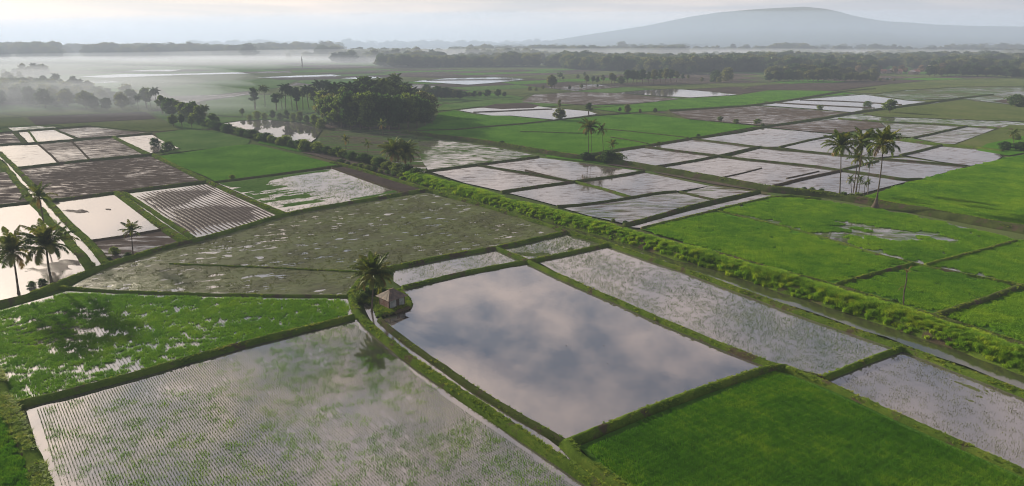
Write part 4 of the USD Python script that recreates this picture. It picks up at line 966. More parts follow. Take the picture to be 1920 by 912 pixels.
sow('rice_plants', gap(P, 0.8), tang_p, 0.8, 0.0, 'tangled young green rice left of the hut', 'rice', tangled)
sow('rice_seedlings', gap(P, 0.8), row_p, 0.95, 0.0, 'faint rows of seedlings among the tangled rice', 'seedlings', lambda X, Y: np.where((R.random(X.shape) < 0.9), 0.9, 0), dr, 0.46, jit=0.08, turn=turn_row)
# thin seedlings in the other near fields
thin_p = [('seedling_tuft', patch(1.2, 10, 0.19, 0.025, 4, 0.8, 200 + k), 'seedling_blades') for k in range(4)]


def drift(d, s, t, seed, k=(0.35, 1.4)):
    def fn(X, Y):
        a, b = along(X, Y, d)
        return np.where(fb(a, b, s, 5, seed, k) + 0.42 * (R.random(X.shape) - 0.5) > t, 0.85, 0.0)
    return fn


d2 = direction((1010, 492), (1540, 711))
sow('rice_seedlings', gap(FP[lab('thin seedling streaks')], 0.8), thin_p, 0.62, 0.0, 'thin drifting streaks of seedlings right of the mirror field', 'seedlings', drift(d2, 0.16, 0.50, 71, (0.3, 1.6)))
sow('rice_seedlings', gap(FP[lab('narrow flooded strip with thin')], 0.5), thin_p, 0.75, 0.0, 'thin seedlings in the narrow strip above the mirror field', 'seedlings', drift(dr, 0.15, 0.42, 72))
sow('water_weeds', gap(FP[lab('small flooded corner plot')], 0.5), thin_p, 0.6, 0.0, 'weeds in the small corner plot below the canal bend', 'weeds', drift(d2, 0.12, 0.5, 73), size=(1, 1.5))
brown_p = [('weed_tuft', patch(1.2, 14, 0.2, 0.022, 3, 1.0, 210 + k), 'brown_blades') for k in range(3)]
material('brown_blades', leafy([(0.06, 0.068, 0.028), (0.09, 0.105, 0.035), (0.12, 0.145, 0.045)], 0.1, 0.3, 0.2))
brown_p = [(a, b, 'brown_blades') for a, b, _ in brown_p]
sow('water_weeds', gap(FP[lab('brown weedy tufts')], 1.0), brown_p, 0.75, 0.0, 'brown weedy tufts in the flooded field at the right edge', 'weeds', drift(d2, 0.12, 0.41, 74))
stub_p = [('stubble_tuft', patch(1.6, 16, 0.26, 0.05, 4, 1.0, 220 + k), 'brown_blades') for k in range(3)]
sow('stubble', gap(FP[lab('ridged stubble')], 1.0), stub_p, 1.5, 0.03, 'brown green stubble tufts over the broad muddy field', 'stubble', drift(direction((300, 520), (640, 470)), 0.10, 0.42, 75, (0.4, 1.5)))

sow('rice_seedlings', gap(FP[lab('green weed patches and bright glare')], 1.0), [(a, (v * [2, 2, 1.3], f), m) for a, (v, f), m in thin_p], 1.4, 0.0, 'thin rice standing in the bright field left of the canal', 'seedlings', drift(direction((408, 344), (622, 317)), 0.12, 0.50, 76))
# grass on the banks
bt = np.vstack(tufts)
bp = [('grass_tuft', patch(0.5, 9, 1.0, 0.10, 4, 0.9, 240 + k), 'grass_blades') for k in range(4)]
bank_scale = bt[:, 3]
bp = [(a, (v * [2.2, 2.2, 1.0], f), m) for a, (v, f), m in bp]
instancer('bank_grass', bp, bt[:, :3], R.uniform(0, 6.28, len(bt)), bank_scale, R.integers(0, 4, len(bt)), 'tufts of green grass covering the earth banks', 'grass')

# ------------------------------------------------------------------ the lush bank along the far side of the canal
LUSH = [(770, 333), (860, 361), (1000, 400), (1140, 437), (1260, 473), (1340, 496), (1460, 533), (1570, 568), (1700, 609), (1800, 642), (1920, 685), (2080, 742)]
lc = resample(chaikin(G(LUSH)), 1.0)
struct('canal_bank', bank_mesh(lc, 6.6, 1.5, 1.0, 77.7), 'bank_turf', 'tall lush green bank along the far side of the broad canal', 'canal bank', True)


def mound(n, r, h, lw, ll, seed):
    """leafy mound: long arching blades from many points on a dome"""
    rng = np.random.default_rng(seed)
    a = rng.uniform(0, 6.283, n)
    e = np.arcsin(rng.uniform(0.0, 1, n))
    c = np.c_[np.cos(a) * np.cos(e) * r, np.sin(a) * np.cos(e) * r, np.sin(e) * h] * rng.uniform(0.7, 1.0, (n, 1))
    out = np.c_[np.cos(a) * np.cos(e), np.sin(a) * np.cos(e), np.sin(e) * 1.0 + 0.7]
    out += rng.normal(0, 0.35, (n, 3))
    out /= np.linalg.norm(out, axis=1, keepdims=True)
    L = ll * rng.uniform(0.6, 1.3, n)[:, None]
    side = np.cross(out, rng.normal(0, 1, (n, 3)))
    side /= np.linalg.norm(side, axis=1, keepdims=True)
    w = lw * rng.uniform(0.6, 1.2, n)[:, None]
    m = c + out * L * 0.55
    t = c + out * L + np.array([0, 0, -0.35]) * L
    V = np.stack([c - side * w / 4, c + side * w / 4, m + side * w / 2, m - side * w / 2, t], 1).reshape(-1, 3)
    k = np.arange(n)[:, None] * 5
    return V, np.vstack([k + [0, 1, 2], k + [0, 2, 3], k + [3, 2, 4]])


lush_p = [('grass_clump', patch(1.3, 60, 1.25, 0.07, 5, 0.9, 300 + k), 'lush_blades') for k in range(4)] + [('leafy_clump', mound(260, 0.8, 0.7, 0.08, 0.6, 310 + k), 'lush_blades') for k in range(2)]
n = int(len(lc) * 26)
k = R.integers(0, len(lc) - 1, n)
off = R.uniform(-1, 1, n)
lp = lc[k] + normals2(lc)[k] * (off * 3.0)[:, None] + R.normal(0, 0.3, (n, 2))
instancer('lush_grass', lush_p, np.c_[lp, 1.6 * (1 - np.abs(off) ** 2.6) - 0.1], R.uniform(0, 6.28, n), R.uniform(0.40, 0.85, n) * (1 + 0.8 * (noise(np.c_[lp * 0.12, lp[:, :1] * 0]) - 0.5)), R.choice(6, n, p=[0.22, 0.22, 0.22, 0.22, 0.06, 0.06]), 'overgrown tall green grass on the bank across the canal', 'grass')


# ------------------------------------------------------------------ palms
def tube(pts, rad, sides=7, cap=True):
    pts, rad = np.asarray(pts, float), np.broadcast_to(np.asarray(rad, float), len(pts))
    t = np.gradient(pts, axis=0)
    t /= np.linalg.norm(t, axis=1, keepdims=True)
    ref = np.array([0, 0, 1.0]) if abs(t[0][2]) < 0.8 else np.array([1.0, 0, 0])
    u = np.cross(t, ref); u /= np.linalg.norm(u, axis=1, keepdims=True)
    w = np.cross(t, u)
    a = np.linspace(0, 2 * np.pi, sides, endpoint=False)
    V = (pts[:, None] + rad[:, None, None] * (np.cos(a)[None, :, None] * u[:, None] + np.sin(a)[None, :, None] * w[:, None])).reshape(-1, 3)
    I = np.arange(len(V)).reshape(len(pts), sides)
    J = np.roll(I, -1, 1)
    F = np.vstack([np.c_[I[:-1].ravel(), J[:-1].ravel(), J[1:].ravel()], np.c_[I[:-1].ravel(), J[1:].ravel(), I[1:].ravel()]])
    if cap:
        V = np.vstack([V, pts[:1], pts[-1:]])
        n = len(V)
        F = np.vstack([F, np.c_[J[0], I[0], np.full(sides, n - 2)], np.c_[I[-1], J[-1], np.full(sides, n - 1)]])
    return V, F


def join(parts):
    V, F, n = [], [], 0
    for v, f in parts:
        V.append(v); F.append(np.asarray(f) + n); n += len(v)
    return np.vstack(V), np.vstack(F)


def frond(L, elev, az, droop, rng, width=0.25, pairs=30):
    """one feathery leaf: an arching midrib and two rows of leaflets"""
    n = 12
    t = np.linspace(0, 1, n)
    ang = elev - droop * t ** 1.3
    ds = L / (n - 1)
    x = np.r_[0, np.cumsum(np.cos(ang[:-1]) * ds)]
    z = np.r_[0, np.cumsum(np.sin(ang[:-1]) * ds)]
    sway = rng.normal(0, 0.06) * L * t ** 2
    rib = np.c_[x, sway, z]
    parts = [tube(rib, np.linspace(0.055, 0.012, n), 4, False)]
    tt = np.linspace(0.10, 0.985, pairs)
    P0 = np.c_[np.interp(tt, t, rib[:, 0]), np.interp(tt, t, rib[:, 1]), np.interp(tt, t, rib[:, 2])]
    T = np.c_[np.cos(np.interp(tt, t, ang)), tt * 0, np.sin(np.interp(tt, t, ang))]
    up = np.c_[-T[:, 2], tt * 0, T[:, 0]]
    ll = L * width * (np.sin(np.pi * np.clip(tt * 0.86 + 0.12, 0, 1)) ** 0.7)
    for s in (-1, 1):
        k = len(tt)
        j = rng.normal(0, 0.12, (k, 3))
        dirn = np.array([0, s, 0]) * 0.72 + T * 0.62 + up * 0.10 + j
        dirn /= np.linalg.norm(dirn, axis=1, keepdims=True)
        m = P0 + dirn * ll[:, None] * 0.5
        e = P0 + dirn * ll[:, None] + np.array([0, 0, -0.42]) * ll[:, None]
        w = T * (L * 0.028)
        V = np.stack([P0 - w * 0.6, P0 + w * 0.6, m + w * 0.9, m - w * 0.9, e], 1).reshape(-1, 3)
        q = np.arange(k)[:, None] * 5
        parts.append((V, np.vstack([q + [0, 1, 2], q + [0, 2, 3], q + [3, 2, 4]])))
    V, F = join(parts)
    c, s_ = math.cos(az), math.sin(az)
    return np.c_[V[:, 0] * c - V[:, 1] * s_, V[:, 0] * s_ + V[:, 1] * c, V[:, 2]], F


def palm(label, foot, crown, L, n_fronds, seed, category='palm tree', group=None, erect=0.5, r=0.17, nuts=True, skirt=0.25, sag=1.0, bulge=0.0):
    """foot (u, v) and crown centre (u, v) in the photograph"""
    rng = np.random.default_rng(seed)
    p = at(*foot)
    h = height_at(foot[0], foot[1], crown[1])
    d = ray(*crown)
    x = d[0] * p[1] / d[1] - p[0]
    y = 0.0
    o = thing('palm_tree', label, category, group, None, (p[0], p[1], 0))
    t = np.linspace(0, 1, 12)
    bend = rng.normal(0, 0.012 * h)
    path = np.c_[x * t ** 1.25 + bend * np.sin(np.pi * t), y * t + 0.5 * bend * np.sin(np.pi * t), -0.2 + (h + 0.2) * t]
    rad = r * (1.0 - 0.42 * t) * (1 + 0.7 * np.exp(-t * 16)) + 0.012 * np.sin(t * 40)
    if bulge: rad = rad + bulge * np.exp(-(t * 11) ** 2)
    obj('trunk', tube(path, rad, 9), 'palm_bark', o, 40)
    top = path[-1]
    k = 0
    for i in range(n_fronds):
        f = i / (n_fronds - 1)                       # 0 young and upright .. 1 old and hanging
        el = math.radians(84 - 100 * f ** (0.75 + erect)) + rng.normal(0, 0.10)
        dr = (0.75 + 1.15 * f + rng.normal(0, 0.15)) * sag
        az = i * 2.39996 + rng.normal(0, 0.2)
        ln = L * (0.80 + 0.25 * math.sin(math.pi * min(1, f + 0.15))) * rng.uniform(0.85, 1.1)
        dry = f > 1 - skirt * 0.35 and rng.random() < 0.6
        v, fc = frond(ln, el, az, dr, rng)
        obj('frond', (v + top + [0, 0, 0.05], fc), 'palm_leaf_dry' if dry else 'palm_leaf', o)
    if nuts:
        ms = []
        for q in range(7):
            s = trimesh.creation.icosphere(1, 0.13)
            a = q * 0.9
            s.apply_translation(top + [0.26 * math.cos(a), 0.26 * math.sin(a), -0.22 - 0.06 * (q % 3)])
            ms.append((s.vertices, s.faces))
        obj('coconut_bunch', join(ms), 'palm_leaf_dry', o, True)
    return o


palm('slender coconut palm, leftmost of the three tall ones at the right', (1574, 368), (1577, 277), 6.0, 28, 11, r=0.2)
palm('coconut palm in the middle of the three tall ones at the right', (1604, 366), (1618, 272), 6.0, 28, 12, r=0.2)
palm('leaning coconut palm on a swollen root foot, rightmost of the three tall ones', (1641, 388), (1656, 273), 6.2, 28, 13, bulge=0.75, r=0.22)
palm('shorter drooping palm half hidden behind the left two tall palms', (1601, 352), (1608, 300), 3.8, 16, 14, erect=0.2, sag=1.1)
palm('thin palm with hanging withered leaves between the two rightmost tall palms', (1627, 362), (1631, 306), 2.4, 10, 15, erect=0.0, nuts=False, sag=1.3, r=0.11)
palm('round headed small palm, leftmost of the little ones under the tall palms', (1597, 371), (1595, 338), 2.1, 13, 16, erect=0.15, nuts=False, r=0.12)
palm('round headed small palm, second of the little ones under the tall palms', (1609, 367), (1613, 337), 2.0, 13, 17, erect=0.15, nuts=False, r=0.12)
palm('small drooping palm, third from left of the little ones under the tall palms', (1620, 366), (1622, 345), 1.7, 11, 18, erect=0.0, nuts=False, r=0.11)
palm('slim little palm with few leaves, rightmost of the little ones under the tall palms', (1627, 364), (1629, 342), 1.6, 9, 19, erect=0.2, nuts=False, r=0.12)
palm('coconut palm with a full green crown beside the hut', (697, 585), (701, 518), 4.4, 40, 21, erect=0.5, r=0.17)
palm('large backlit coconut palm at the left beside the glaring field', (98, 532), (87, 463), 5.6, 30, 22, erect=0.4, r=0.24)
palm('backlit coconut palm with orange tinged leaves at the left edge', (35, 551), (24, 475), 5.0, 27, 23, erect=0.45, r=0.20)
palm('backlit palm with few drooping leaves behind the large left palm', (84, 446), (74, 371), 4.6, 15, 24, erect=0.6, r=0.2, sag=1.15)
palm('lone young palm with spreading leaves by the dark muddy plot', (250, 484), (246, 434), 2.9, 17, 25, erect=0.35, nuts=False, r=0.14)
palm('slender tall palm on the shrub island beside the large green rice field', (1104, 291), (1104, 240), 5.2, 24, 26, erect=0.3)
palm('slender leaning palm with a ragged crown on the right of the shrub island pair', (1131, 292), (1128, 245), 3.6, 14, 27, erect=0.2, nuts=False, r=0.13, sag=1.15)
palm('slim bare looking palm just right of the slender tall palm on the shrub island', (1109, 291), (1109, 246), 2.2, 9, 28, erect=0.1, nuts=False, r=0.10)
palm('short palm with drooping leaves at the right end of the shrub island', (1149, 300), (1148, 271), 2.7, 13, 29, erect=0.2, nuts=False, r=0.13)
palm('broad bushy palm, left one of the clump beside the canal', (741, 318), (738, 286), 6.2, 40, 30, erect=0.3)
palm('broad bushy palm, right one of the clump beside the canal', (760, 316), (761, 287), 6.0, 40, 31, erect=0.25)
palm('small dark palm by the marsh left of the canal palm clump', (649, 290), (648, 263), 3.0, 16, 32, erect=0.3, nuts=False)
palm('thin ragged palm between the small dark palm and the canal palm clump', (690, 295), (689, 271), 2.8, 12, 33, erect=0.1, nuts=False, r=0.11)
palm('yellow green palm in front of the dark grove', (718, 256), (717, 234), 3.6, 15, 34, erect=0.3, nuts=False)
palm('young palm among bushes at the right edge', (1901, 272), (1900, 251), 3.2, 15, 35, erect=0.2, nuts=False)

# dead palm
p0 = at(1692, 585)
hd = height_at(1692, 585, 512)
dd = ray(1700, 512)
xd = dd[0] * p0[1] / dd[1] - p0[0]
o = thing('dead_palm', 'dead leaning palm trunk with a withered brown tuft beside the canal bank', 'dead palm', None, None, (p0[0], p0[1], 0))
t = np.linspace(0, 1, 14)
pth = np.c_[xd * t + 0.10 * np.sin(9 * t), 0.06 * np.sin(7 * t), -0.2 + (hd + 0.2) * t]
obj('trunk', tube(pth, 0.13 * (1 - 0.35 * t) + 0.02 * np.sin(23 * t), 8), 'palm_bark', o, 40)
rg = np.random.default_rng(5)
for i in range(6):
    v, f = frond(rg.uniform(1.1, 1.8), math.radians(rg.uniform(45, 88)), i * 1.3, rg.uniform(0.3, 2.2), rg, 0.14, 14)
    obj('withered_frond', (v + pth[-1], f), 'palm_leaf_dry', o)
for i in range(2):
    v, f = frond(1.5, math.radians(-20), 0.3 + i * 2.8, 1.0, rg, 0.12, 12)
    obj('withered_frond', (v + pth[9], f), 'palm_leaf_dry', o)

# ------------------------------------------------------------------ broadleaf trees
def leaf_quads(c, size, rng, flat=0.0):
    n = len(c)
    a = rng.normal(0, 1, (n, 3)); a[:, 2] *= 1 - flat
    a /= np.linalg.norm(a, axis=1, keepdims=True)
    b = np.cross(a, rng.normal(0, 1, (n, 3)))
    b /= np.linalg.norm(b, axis=1, keepdims=True)
    s = size * rng.uniform(0.6, 1.3, n)[:, None]
    V = np.stack([c - a * s * 0.5, c + b * s * 0.32, c + a * s * 0.5, c - b * s * 0.32], 1).reshape(-1, 3)
    k = np.arange(n)[:, None] * 4
    return V, np.vstack([k + [0, 1, 2], k + [0, 2, 3]])


def tree_parts(seed, kind):
    """a unit tree, 1 m tall: (trunk, crown)"""
    rng = np.random.default_rng(seed)
    spec = {'round': (0.22, 0.31, 15, 0.145), 'tall': (0.40, 0.19, 14, 0.095), 'slim': (0.46, 0.11, 9, 0.075), 'bush': (0.08, 0.46, 11, 0.26), 'feather': (0.55, 0.20, 8, 0.10)}[kind]
    base, rad, nb, br = spec
    t = np.linspace(0, 1, 8)
    bend = rng.normal(0, 0.03, 2)
    top = 0.88 if kind != 'bush' else 0.5
    path = np.c_[bend[0] * np.sin(2.2 * t), bend[1] * np.sin(2.5 * t), -0.02 + top * t]
    parts = [tube(path, 0.022 * (1 - 0.8 * t) + 0.004, 7)]
    cs, rs = [], []
    for i in range(nb):
        f = (i + 0.5) / nb
        zz = base + (0.92 - base) * f
        prof = math.sin(math.pi * min(1, max(0.12, (f * 0.85 + 0.15)))) ** 0.7 if kind != 'feather' else 1.0
        a = i * 2.39996 + rng.normal(0, 0.4)
        rr_ = rad * prof * rng.uniform(0.45, 1.0) if i < nb - 1 else 0.02
        c = np.array([math.cos(a) * rr_, math.sin(a) * rr_, zz + rng.normal(0, 0.02)])
        cs.append(c); rs.append(br * rng.uniform(0.75, 1.3))
        s0 = max(0.15, zz - 0.22)
        st = np.array([np.interp(s0, path[:, 2], path[:, 0]), np.interp(s0, path[:, 2], path[:, 1]), s0])
        q = np.linspace(0, 1, 4)[:, None]
        parts.append(tube(st * (1 - q) + c * q + [0, 0, -0.02] * np.sin(np.pi * q), 0.008 * (1 - 0.7 * q[:, 0]), 5))
    trunk = join(parts)
    pts = []
    per = {'round': 120, 'tall': 110, 'slim': 90, 'bush': 150, 'feather': 90}[kind]
    for c, r in zip(cs, rs):
        r = r * rng.uniform(0.7, 1.25)
        d = rng.normal(0, 1, (per, 3)); d /= np.linalg.norm(d, axis=1, keepdims=True)
        rr_ = r * rng.uniform(0.25, 1.0, (per, 1)) ** 0.6
        rr_ = rr_ * (0.55 + 1.1 * noise(d * 2.1 + seed + c * 7)[:, None])
        q = c + d * rr_ * [1.0, 1.0, 0.7]
        if kind == 'feather': q = q + np.c_[q[:, :2] * 0, -0.9 * np.hypot(d[:, 0], d[:, 1]) ** 2 * r]
        pts.append(q)
    pts = np.vstack(pts)
    pts[:, 2] = np.minimum(pts[:, 2], 1.0 + 0.03 * rng.normal(0, 1, len(pts)))
    crown = leaf_quads(pts, br * {'round': 0.66, 'tall': 0.85, 'slim': 0.95, 'bush': 0.42, 'feather': 1.0}[kind], rng)
    return trunk, crown


material('tree_leaf_dry', leafy([(0.07, 0.06, 0.045), (0.13, 0.10, 0.075), (0.20, 0.15, 0.11)], 0.03, 0.8, 0.3, 0.04))
KINDS = {}
for kind, count in (('round', 3), ('tall', 3), ('slim', 3), ('bush', 3), ('feather', 2)):
    for i in range(count):
        tr, cr = tree_parts(900 + 31 * i + len(kind) * 7, kind)
        for look in (('near', 'far', 'dry') if kind == 'round' else ('near', 'far')):
            name = f'{kind}_tree_{look}_{i}'
            c = klass(name)
            usdkit.mesh(stage, f'/World/{name}/trunk', tr, LOOK['bark'])
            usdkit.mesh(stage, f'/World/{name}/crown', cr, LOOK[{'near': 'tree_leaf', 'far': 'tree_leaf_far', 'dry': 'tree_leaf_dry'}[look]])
            KINDS.setdefault((kind, look), []).append((f'/World/{name}', tr, cr))
for i in range(2):
    rg = np.random.default_rng(660 + i)
    t = np.linspace(0, 1, 7)
    pth = np.c_[0.05 * t ** 1.5, 0.02 * np.sin(3 * t), -0.02 + 0.90 * t]
    fr = [(lambda vf: (vf[0] + pth[-1], vf[1]))(frond(0.26 * rg.uniform(0.85, 1.1), math.radians(80 - 115 * (q / 19) ** 0.9), q * 2.39996, 0.8 + 1.2 * q / 19, rg, 0.34, 9)) for q in range(20)]
    tr, cr = tube(pth, 0.012 * (1 - 0.4 * t) + 0.002, 6), join(fr)
    for look in ('near', 'far'):
        name = f'palm_tree_{look}_{i}'
        klass(name)
        usdkit.mesh(stage, f'/World/{name}/trunk', tr, LOOK['palm_bark'])
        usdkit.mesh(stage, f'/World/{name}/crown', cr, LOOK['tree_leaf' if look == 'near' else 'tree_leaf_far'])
        KINDS.setdefault(('palm', look), []).append((f'/World/{name}', tr, cr))
TR = np.random.default_rng(77)


def tree(kind, u, v, vt, label, group=None, look='near', name='tree', cat='tree', wide=1.0, h=None):
    p = at(u, v)
    h = h or height_at(u, v, vt)
    src = KINDS[(kind, look)][TR.integers(0, len(KINDS[(kind, look)]))][0]
    w = h * wide * TR.uniform(0.9, 1.12)
    return copy_of(src, name, label, cat, group, (p[0], p[1], -0.1), TR.uniform(0, 6.28), (w, w, h))


ORD = ['leftmost', 'second from the left', 'third from the left', 'fourth from the left', 'fifth from the left', 'sixth from the left', 'seventh from the left', 'eighth from the left', 'ninth from the left', 'tenth from the left', 'eleventh from the left', 'twelfth from the left', 'thirteenth from the left', 'fourteenth from the left', 'fifteenth from the left', 'sixteenth from the left', 'seventeenth from the left', 'eighteenth from the left', 'nineteenth from the left', 'twentieth from the left', 'twenty first from the left', 'twenty second from the left', 'twenty third from the left', 'twenty fourth from the left']


def ordered(rows):
    """the rows of a list from left to right with their place in words"""
    return [(ORD[i], r) for i, r in enumerate(sorted(rows))]


# the dark grove
GF = [(606, 232, 186), (622, 236, 178), (640, 240, 180), (658, 242, 172), (676, 243, 174), (694, 244, 170), (712, 244, 174), (730, 244, 176), (748, 242, 178), (765, 240, 174), (782, 238, 178), (797, 236, 184), (810, 233, 192)]
GM = [(603, 218, 172), (618, 222, 168), (634, 224, 164), (650, 226, 162), (668, 226, 164), (684, 227, 158), (702, 227, 160), (720, 226, 162), (738, 226, 164), (756, 225, 160), (772, 222, 164), (788, 220, 170), (803, 220, 178)]
for w_, (u, v, vt) in ordered(GF):
    tree('round' if (u // 2) % 3 else 'tall', u, v, vt, f'dark leafy tree, {w_} in the front row of the dense grove', 'front row of the dark grove', wide=0.88)
for w_, (u, v, vt) in ordered(GM):
    tree('round' if (u // 2) % 2 else 'tall', u, v, vt, f'dark tree, {w_} in the row behind the front of the grove', 'inner trees of the dark grove', wide=0.85)
for w_, (u, v, vt) in ordered([(612, 222, 168), (634, 222, 158), (662, 224, 157), (700, 224, 153), (716, 224, 151), (736, 222, 156), (776, 222, 166), (792, 224, 171)]):
    tree('palm' if u % 3 else 'tall', u, v, vt, f'spiky tree top, {w_} of those poking out of the dark grove', 'spiky tree tops of the grove', wide=1.5)
tree('tall', 688, 214, 141, 'tallest tree of the dark grove, rising left of its middle', wide=1.35)
tree('tall', 727, 212, 147, 'tall pointed tree in the middle of the dark grove', wide=1.1)
tree('palm', 744, 210, 142, 'thin tall palm like tree rising from the right half of the dark grove', wide=1.1)
tree('tall', 641, 212, 157, 'tall tree rising from the left half of the dark grove', wide=1.1)
tree('palm', 764, 212, 158, 'narrow palm like tree near the right end of the dark grove', wide=1.3)
tree('palm', 753, 212, 160, 'narrow palm like tree, left one of two near the right end of the grove', wide=1.2)
tree('slim', 806, 231, 192, 'leaning airy tree at the right tip of the dark grove', wide=2.0)
for w_, (u, v, h) in ordered([(468, 225, 5.0), (482, 223.5, 8.0), (496, 223, 6.0), (512, 223.5, 9.0), (526, 224.5, 6.5), (538, 226, 10.0), (550, 228, 8.0), (563, 230, 11.0), (576, 233, 9.0), (590, 237, 11.0), (602, 240, 8.0)]):
    tree('bush' if h < 8.5 else 'round', u, v, 0, f'dark leafy bush, {w_} along the far rim of the bright pond', 'bushes along the pond', wide=0.95, h=h * 0.62)
# slim trees left of the grove
SL = [(478, 206, 163), (497, 201, 162), (518, 208, 174), (529, 206, 176), (536, 207, 160), (548, 207, 166), (558, 208, 162), (568, 207, 170), (580, 207, 163), (590, 206, 161), (597, 205, 168), (604, 204, 153), (613, 202, 154)]
for w_, (u, v, vt) in ordered(SL):
    tree(('palm', 'tall', 'palm', 'slim')[(u // 2) % 4], u, v, vt, f'slim tree, {w_} in the loose row left of the dark grove', 'slim trees left of the grove', wide=1.3)
tree('tall', 455, 219, 203, 'small dark tree alone on the meadow before the pond', wide=1.2)
# hedge trees at the left
HT = [(222, 203, 178), (247, 200, 166), (260, 208, 180), (276, 204, 164), (284, 206, 172), (296, 207, 167), (306, 214, 178), (312, 216, 186), (322, 220, 184), (335, 224, 190), (346, 226, 190), (358, 228, 193), (366, 227, 190), (376, 231, 197), (386, 232, 199), (400, 238, 212), (342, 238, 214), (325, 236, 214), (360, 240, 216), (380, 244, 224)]
for w_, (u, v, vt) in ordered(HT):
    tree(('tall', 'round', 'palm')[u % 3], u, v, vt, f'dark tree, {w_} in the hedge from the misty wood to the canal', 'hedge trees at the left', wide=1.1)
# misty wood at the left
MW = []
for k in range(44):
    f = TR.random()
    u = -30 + 270 * TR.random()
    v = 176 + (204 - 176) * TR.random() + max(0, u - 120) * 0.06
    MW.append((v, u))
for v, u in sorted(MW):
    tree('round', u, v, 0, 'hazy rounded tree in the misty wood at the left edge', 'trees of the misty left wood', 'far', wide=1.2, h=TR.uniform(9, 14))
MS = [(18, 160, 133), (40, 158, 134), (24, 164, 140), (46, 150, 119), (58, 151, 124), (68, 150, 120), (78, 148, 121), (84, 148, 119), (30, 148, 128), (10, 150, 130), (85, 170, 141), (96, 172, 148), (110, 172, 140), (104, 176, 146), (118, 176, 148), (135, 178, 148), (142, 178, 143), (152, 182, 150), (190, 186, 161), (204, 188, 165), (168, 182, 150), (60, 166, 144), (72, 168, 146)]
for w_, (u, v, vt) in ordered(MS):
    tree(('round', 'tall', 'palm')[u % 3], u, v, vt, f'grey tree, {w_} of those fading into the left slope mist', 'misty trees on the left slope', 'far', wide=1.1)
pm = at(567, 128)
o = thing('bare_tree', 'lone bare pole like tree standing in the far mist', 'tree', None, None, (pm[0], pm[1], 0))
obj('trunk', tube([(0, 0, -0.3), (0.3, 0, 8), (0.1, 0, 15), (0.4, 0, 21)], [1.1, 0.8, 0.6, 0.3], 7), 'bark', o)
for q, r_ in (([(0.2, 0, 9), (2.2, 0.5, 11.5)], [0.4, 0.2]), ([(0.1, 0, 12), (-1.8, 0.3, 14)], [0.35, 0.15]), ([(0, 0, 3), (-2.4, 0, 5.0)], [0.6, 0.3])):
    obj('branch', tube(q, r_, 5), 'bark', o)
tree('slim', 1104, 216, 186 + 6, 'thin dark tree at the right rim of the bright far pool', None, 'far', wide=2.0)
tree('round', 1049, 225, 203, 'bush like round tree at the rim of the bright far pool', None, 'far', wide=1.6)
tree('slim', 1049, 212, 186, 'thin bare tree behind the round bush at the bright far pool', None, 'far', wide=0.8)
tree('round', 1668, 211, 186, 'lone round tree standing in the bright field at the right', None, 'near', wide=1.3)
tree('round', 1034, 166, 139, 'lone broad tree in the far centre meadow', None, 'far', wide=0.9)
tree('tall', 1039, 166, 144, 'smaller tree touching the lone broad tree in the far centre meadow', None, 'far', wide=1.1)
tree('feather', 1050, 152, 135, 'small tree with a bent crown right of the lone broad tree', None, 'far', wide=1.3)
tree('feather', 1056, 152, 143, 'low dark tree behind the bent crown tree in the far meadow', None, 'far', wide=1.6)
for w_, (u, v, vt) in ordered([(1083, 148, 139), (1096, 146, 135), (1100, 160, 140), (1112, 158, 142), (1120, 160, 143), (1130, 156, 140), (1146, 158, 136), (1152, 158, 140), (1163, 160, 142), (1176, 158, 130), (1186, 158, 131), (1194, 157, 133), (1204, 158, 130), (1216, 157, 134), (1226, 158, 130), (1238, 156, 130), (1248, 157, 128), (1258, 156, 130), (1268, 154, 133), (1280, 152, 138), (1290, 151, 140)]):
    tree('round' if u % 2 else 'tall', u, v, vt, f'bluish tree, {w_} in the far centre wood edge', 'trees of the far centre wood edge', 'far', wide=1.15)
for w_, (u, v, vt) in ordered([(795, 186, 166), (803, 186, 162), (812, 186, 165), (820, 186, 160), (828, 186, 164), (836, 186, 163), (845, 185, 166), (853, 186, 168), (862, 186, 168), (800, 180, 158)]):
    tree('round', u, v, vt, f'dusky tree, {w_} in the hedge just right of the dark grove', 'hedge trees right of the grove', 'far', wide=1.2)
for w_, (u, v, vt) in ordered([(872, 183, 171), (880, 183, 172), (890, 183, 170), (900, 182, 171), (914, 182, 168), (934, 182, 167), (946, 182, 172)]):
    tree('round', u, v, vt, f'small hedge tree, {w_} between the two far green fields', 'small hedge trees in the middle distance', 'far', wide=1.3)
for w_, (u, v, vt) in ordered([(993, 170, 162), (1005, 170, 164), (1018, 168, 160), (1068, 168, 160), (1090, 166, 157), (1120, 164, 158), (1174, 212, 202), (1176, 213, 195), (1200, 213, 204), (1228, 212, 202), (1162, 210, 201), (1341, 154, 131), (1347, 155, 145), (1363, 152, 128), (1316, 154, 145)]):
    tree('bush' if u % 2 else 'round', u, v, vt, f'small tree or bush, {w_} on far field edges', 'scattered bushes on far field edges', 'far', 'tree')

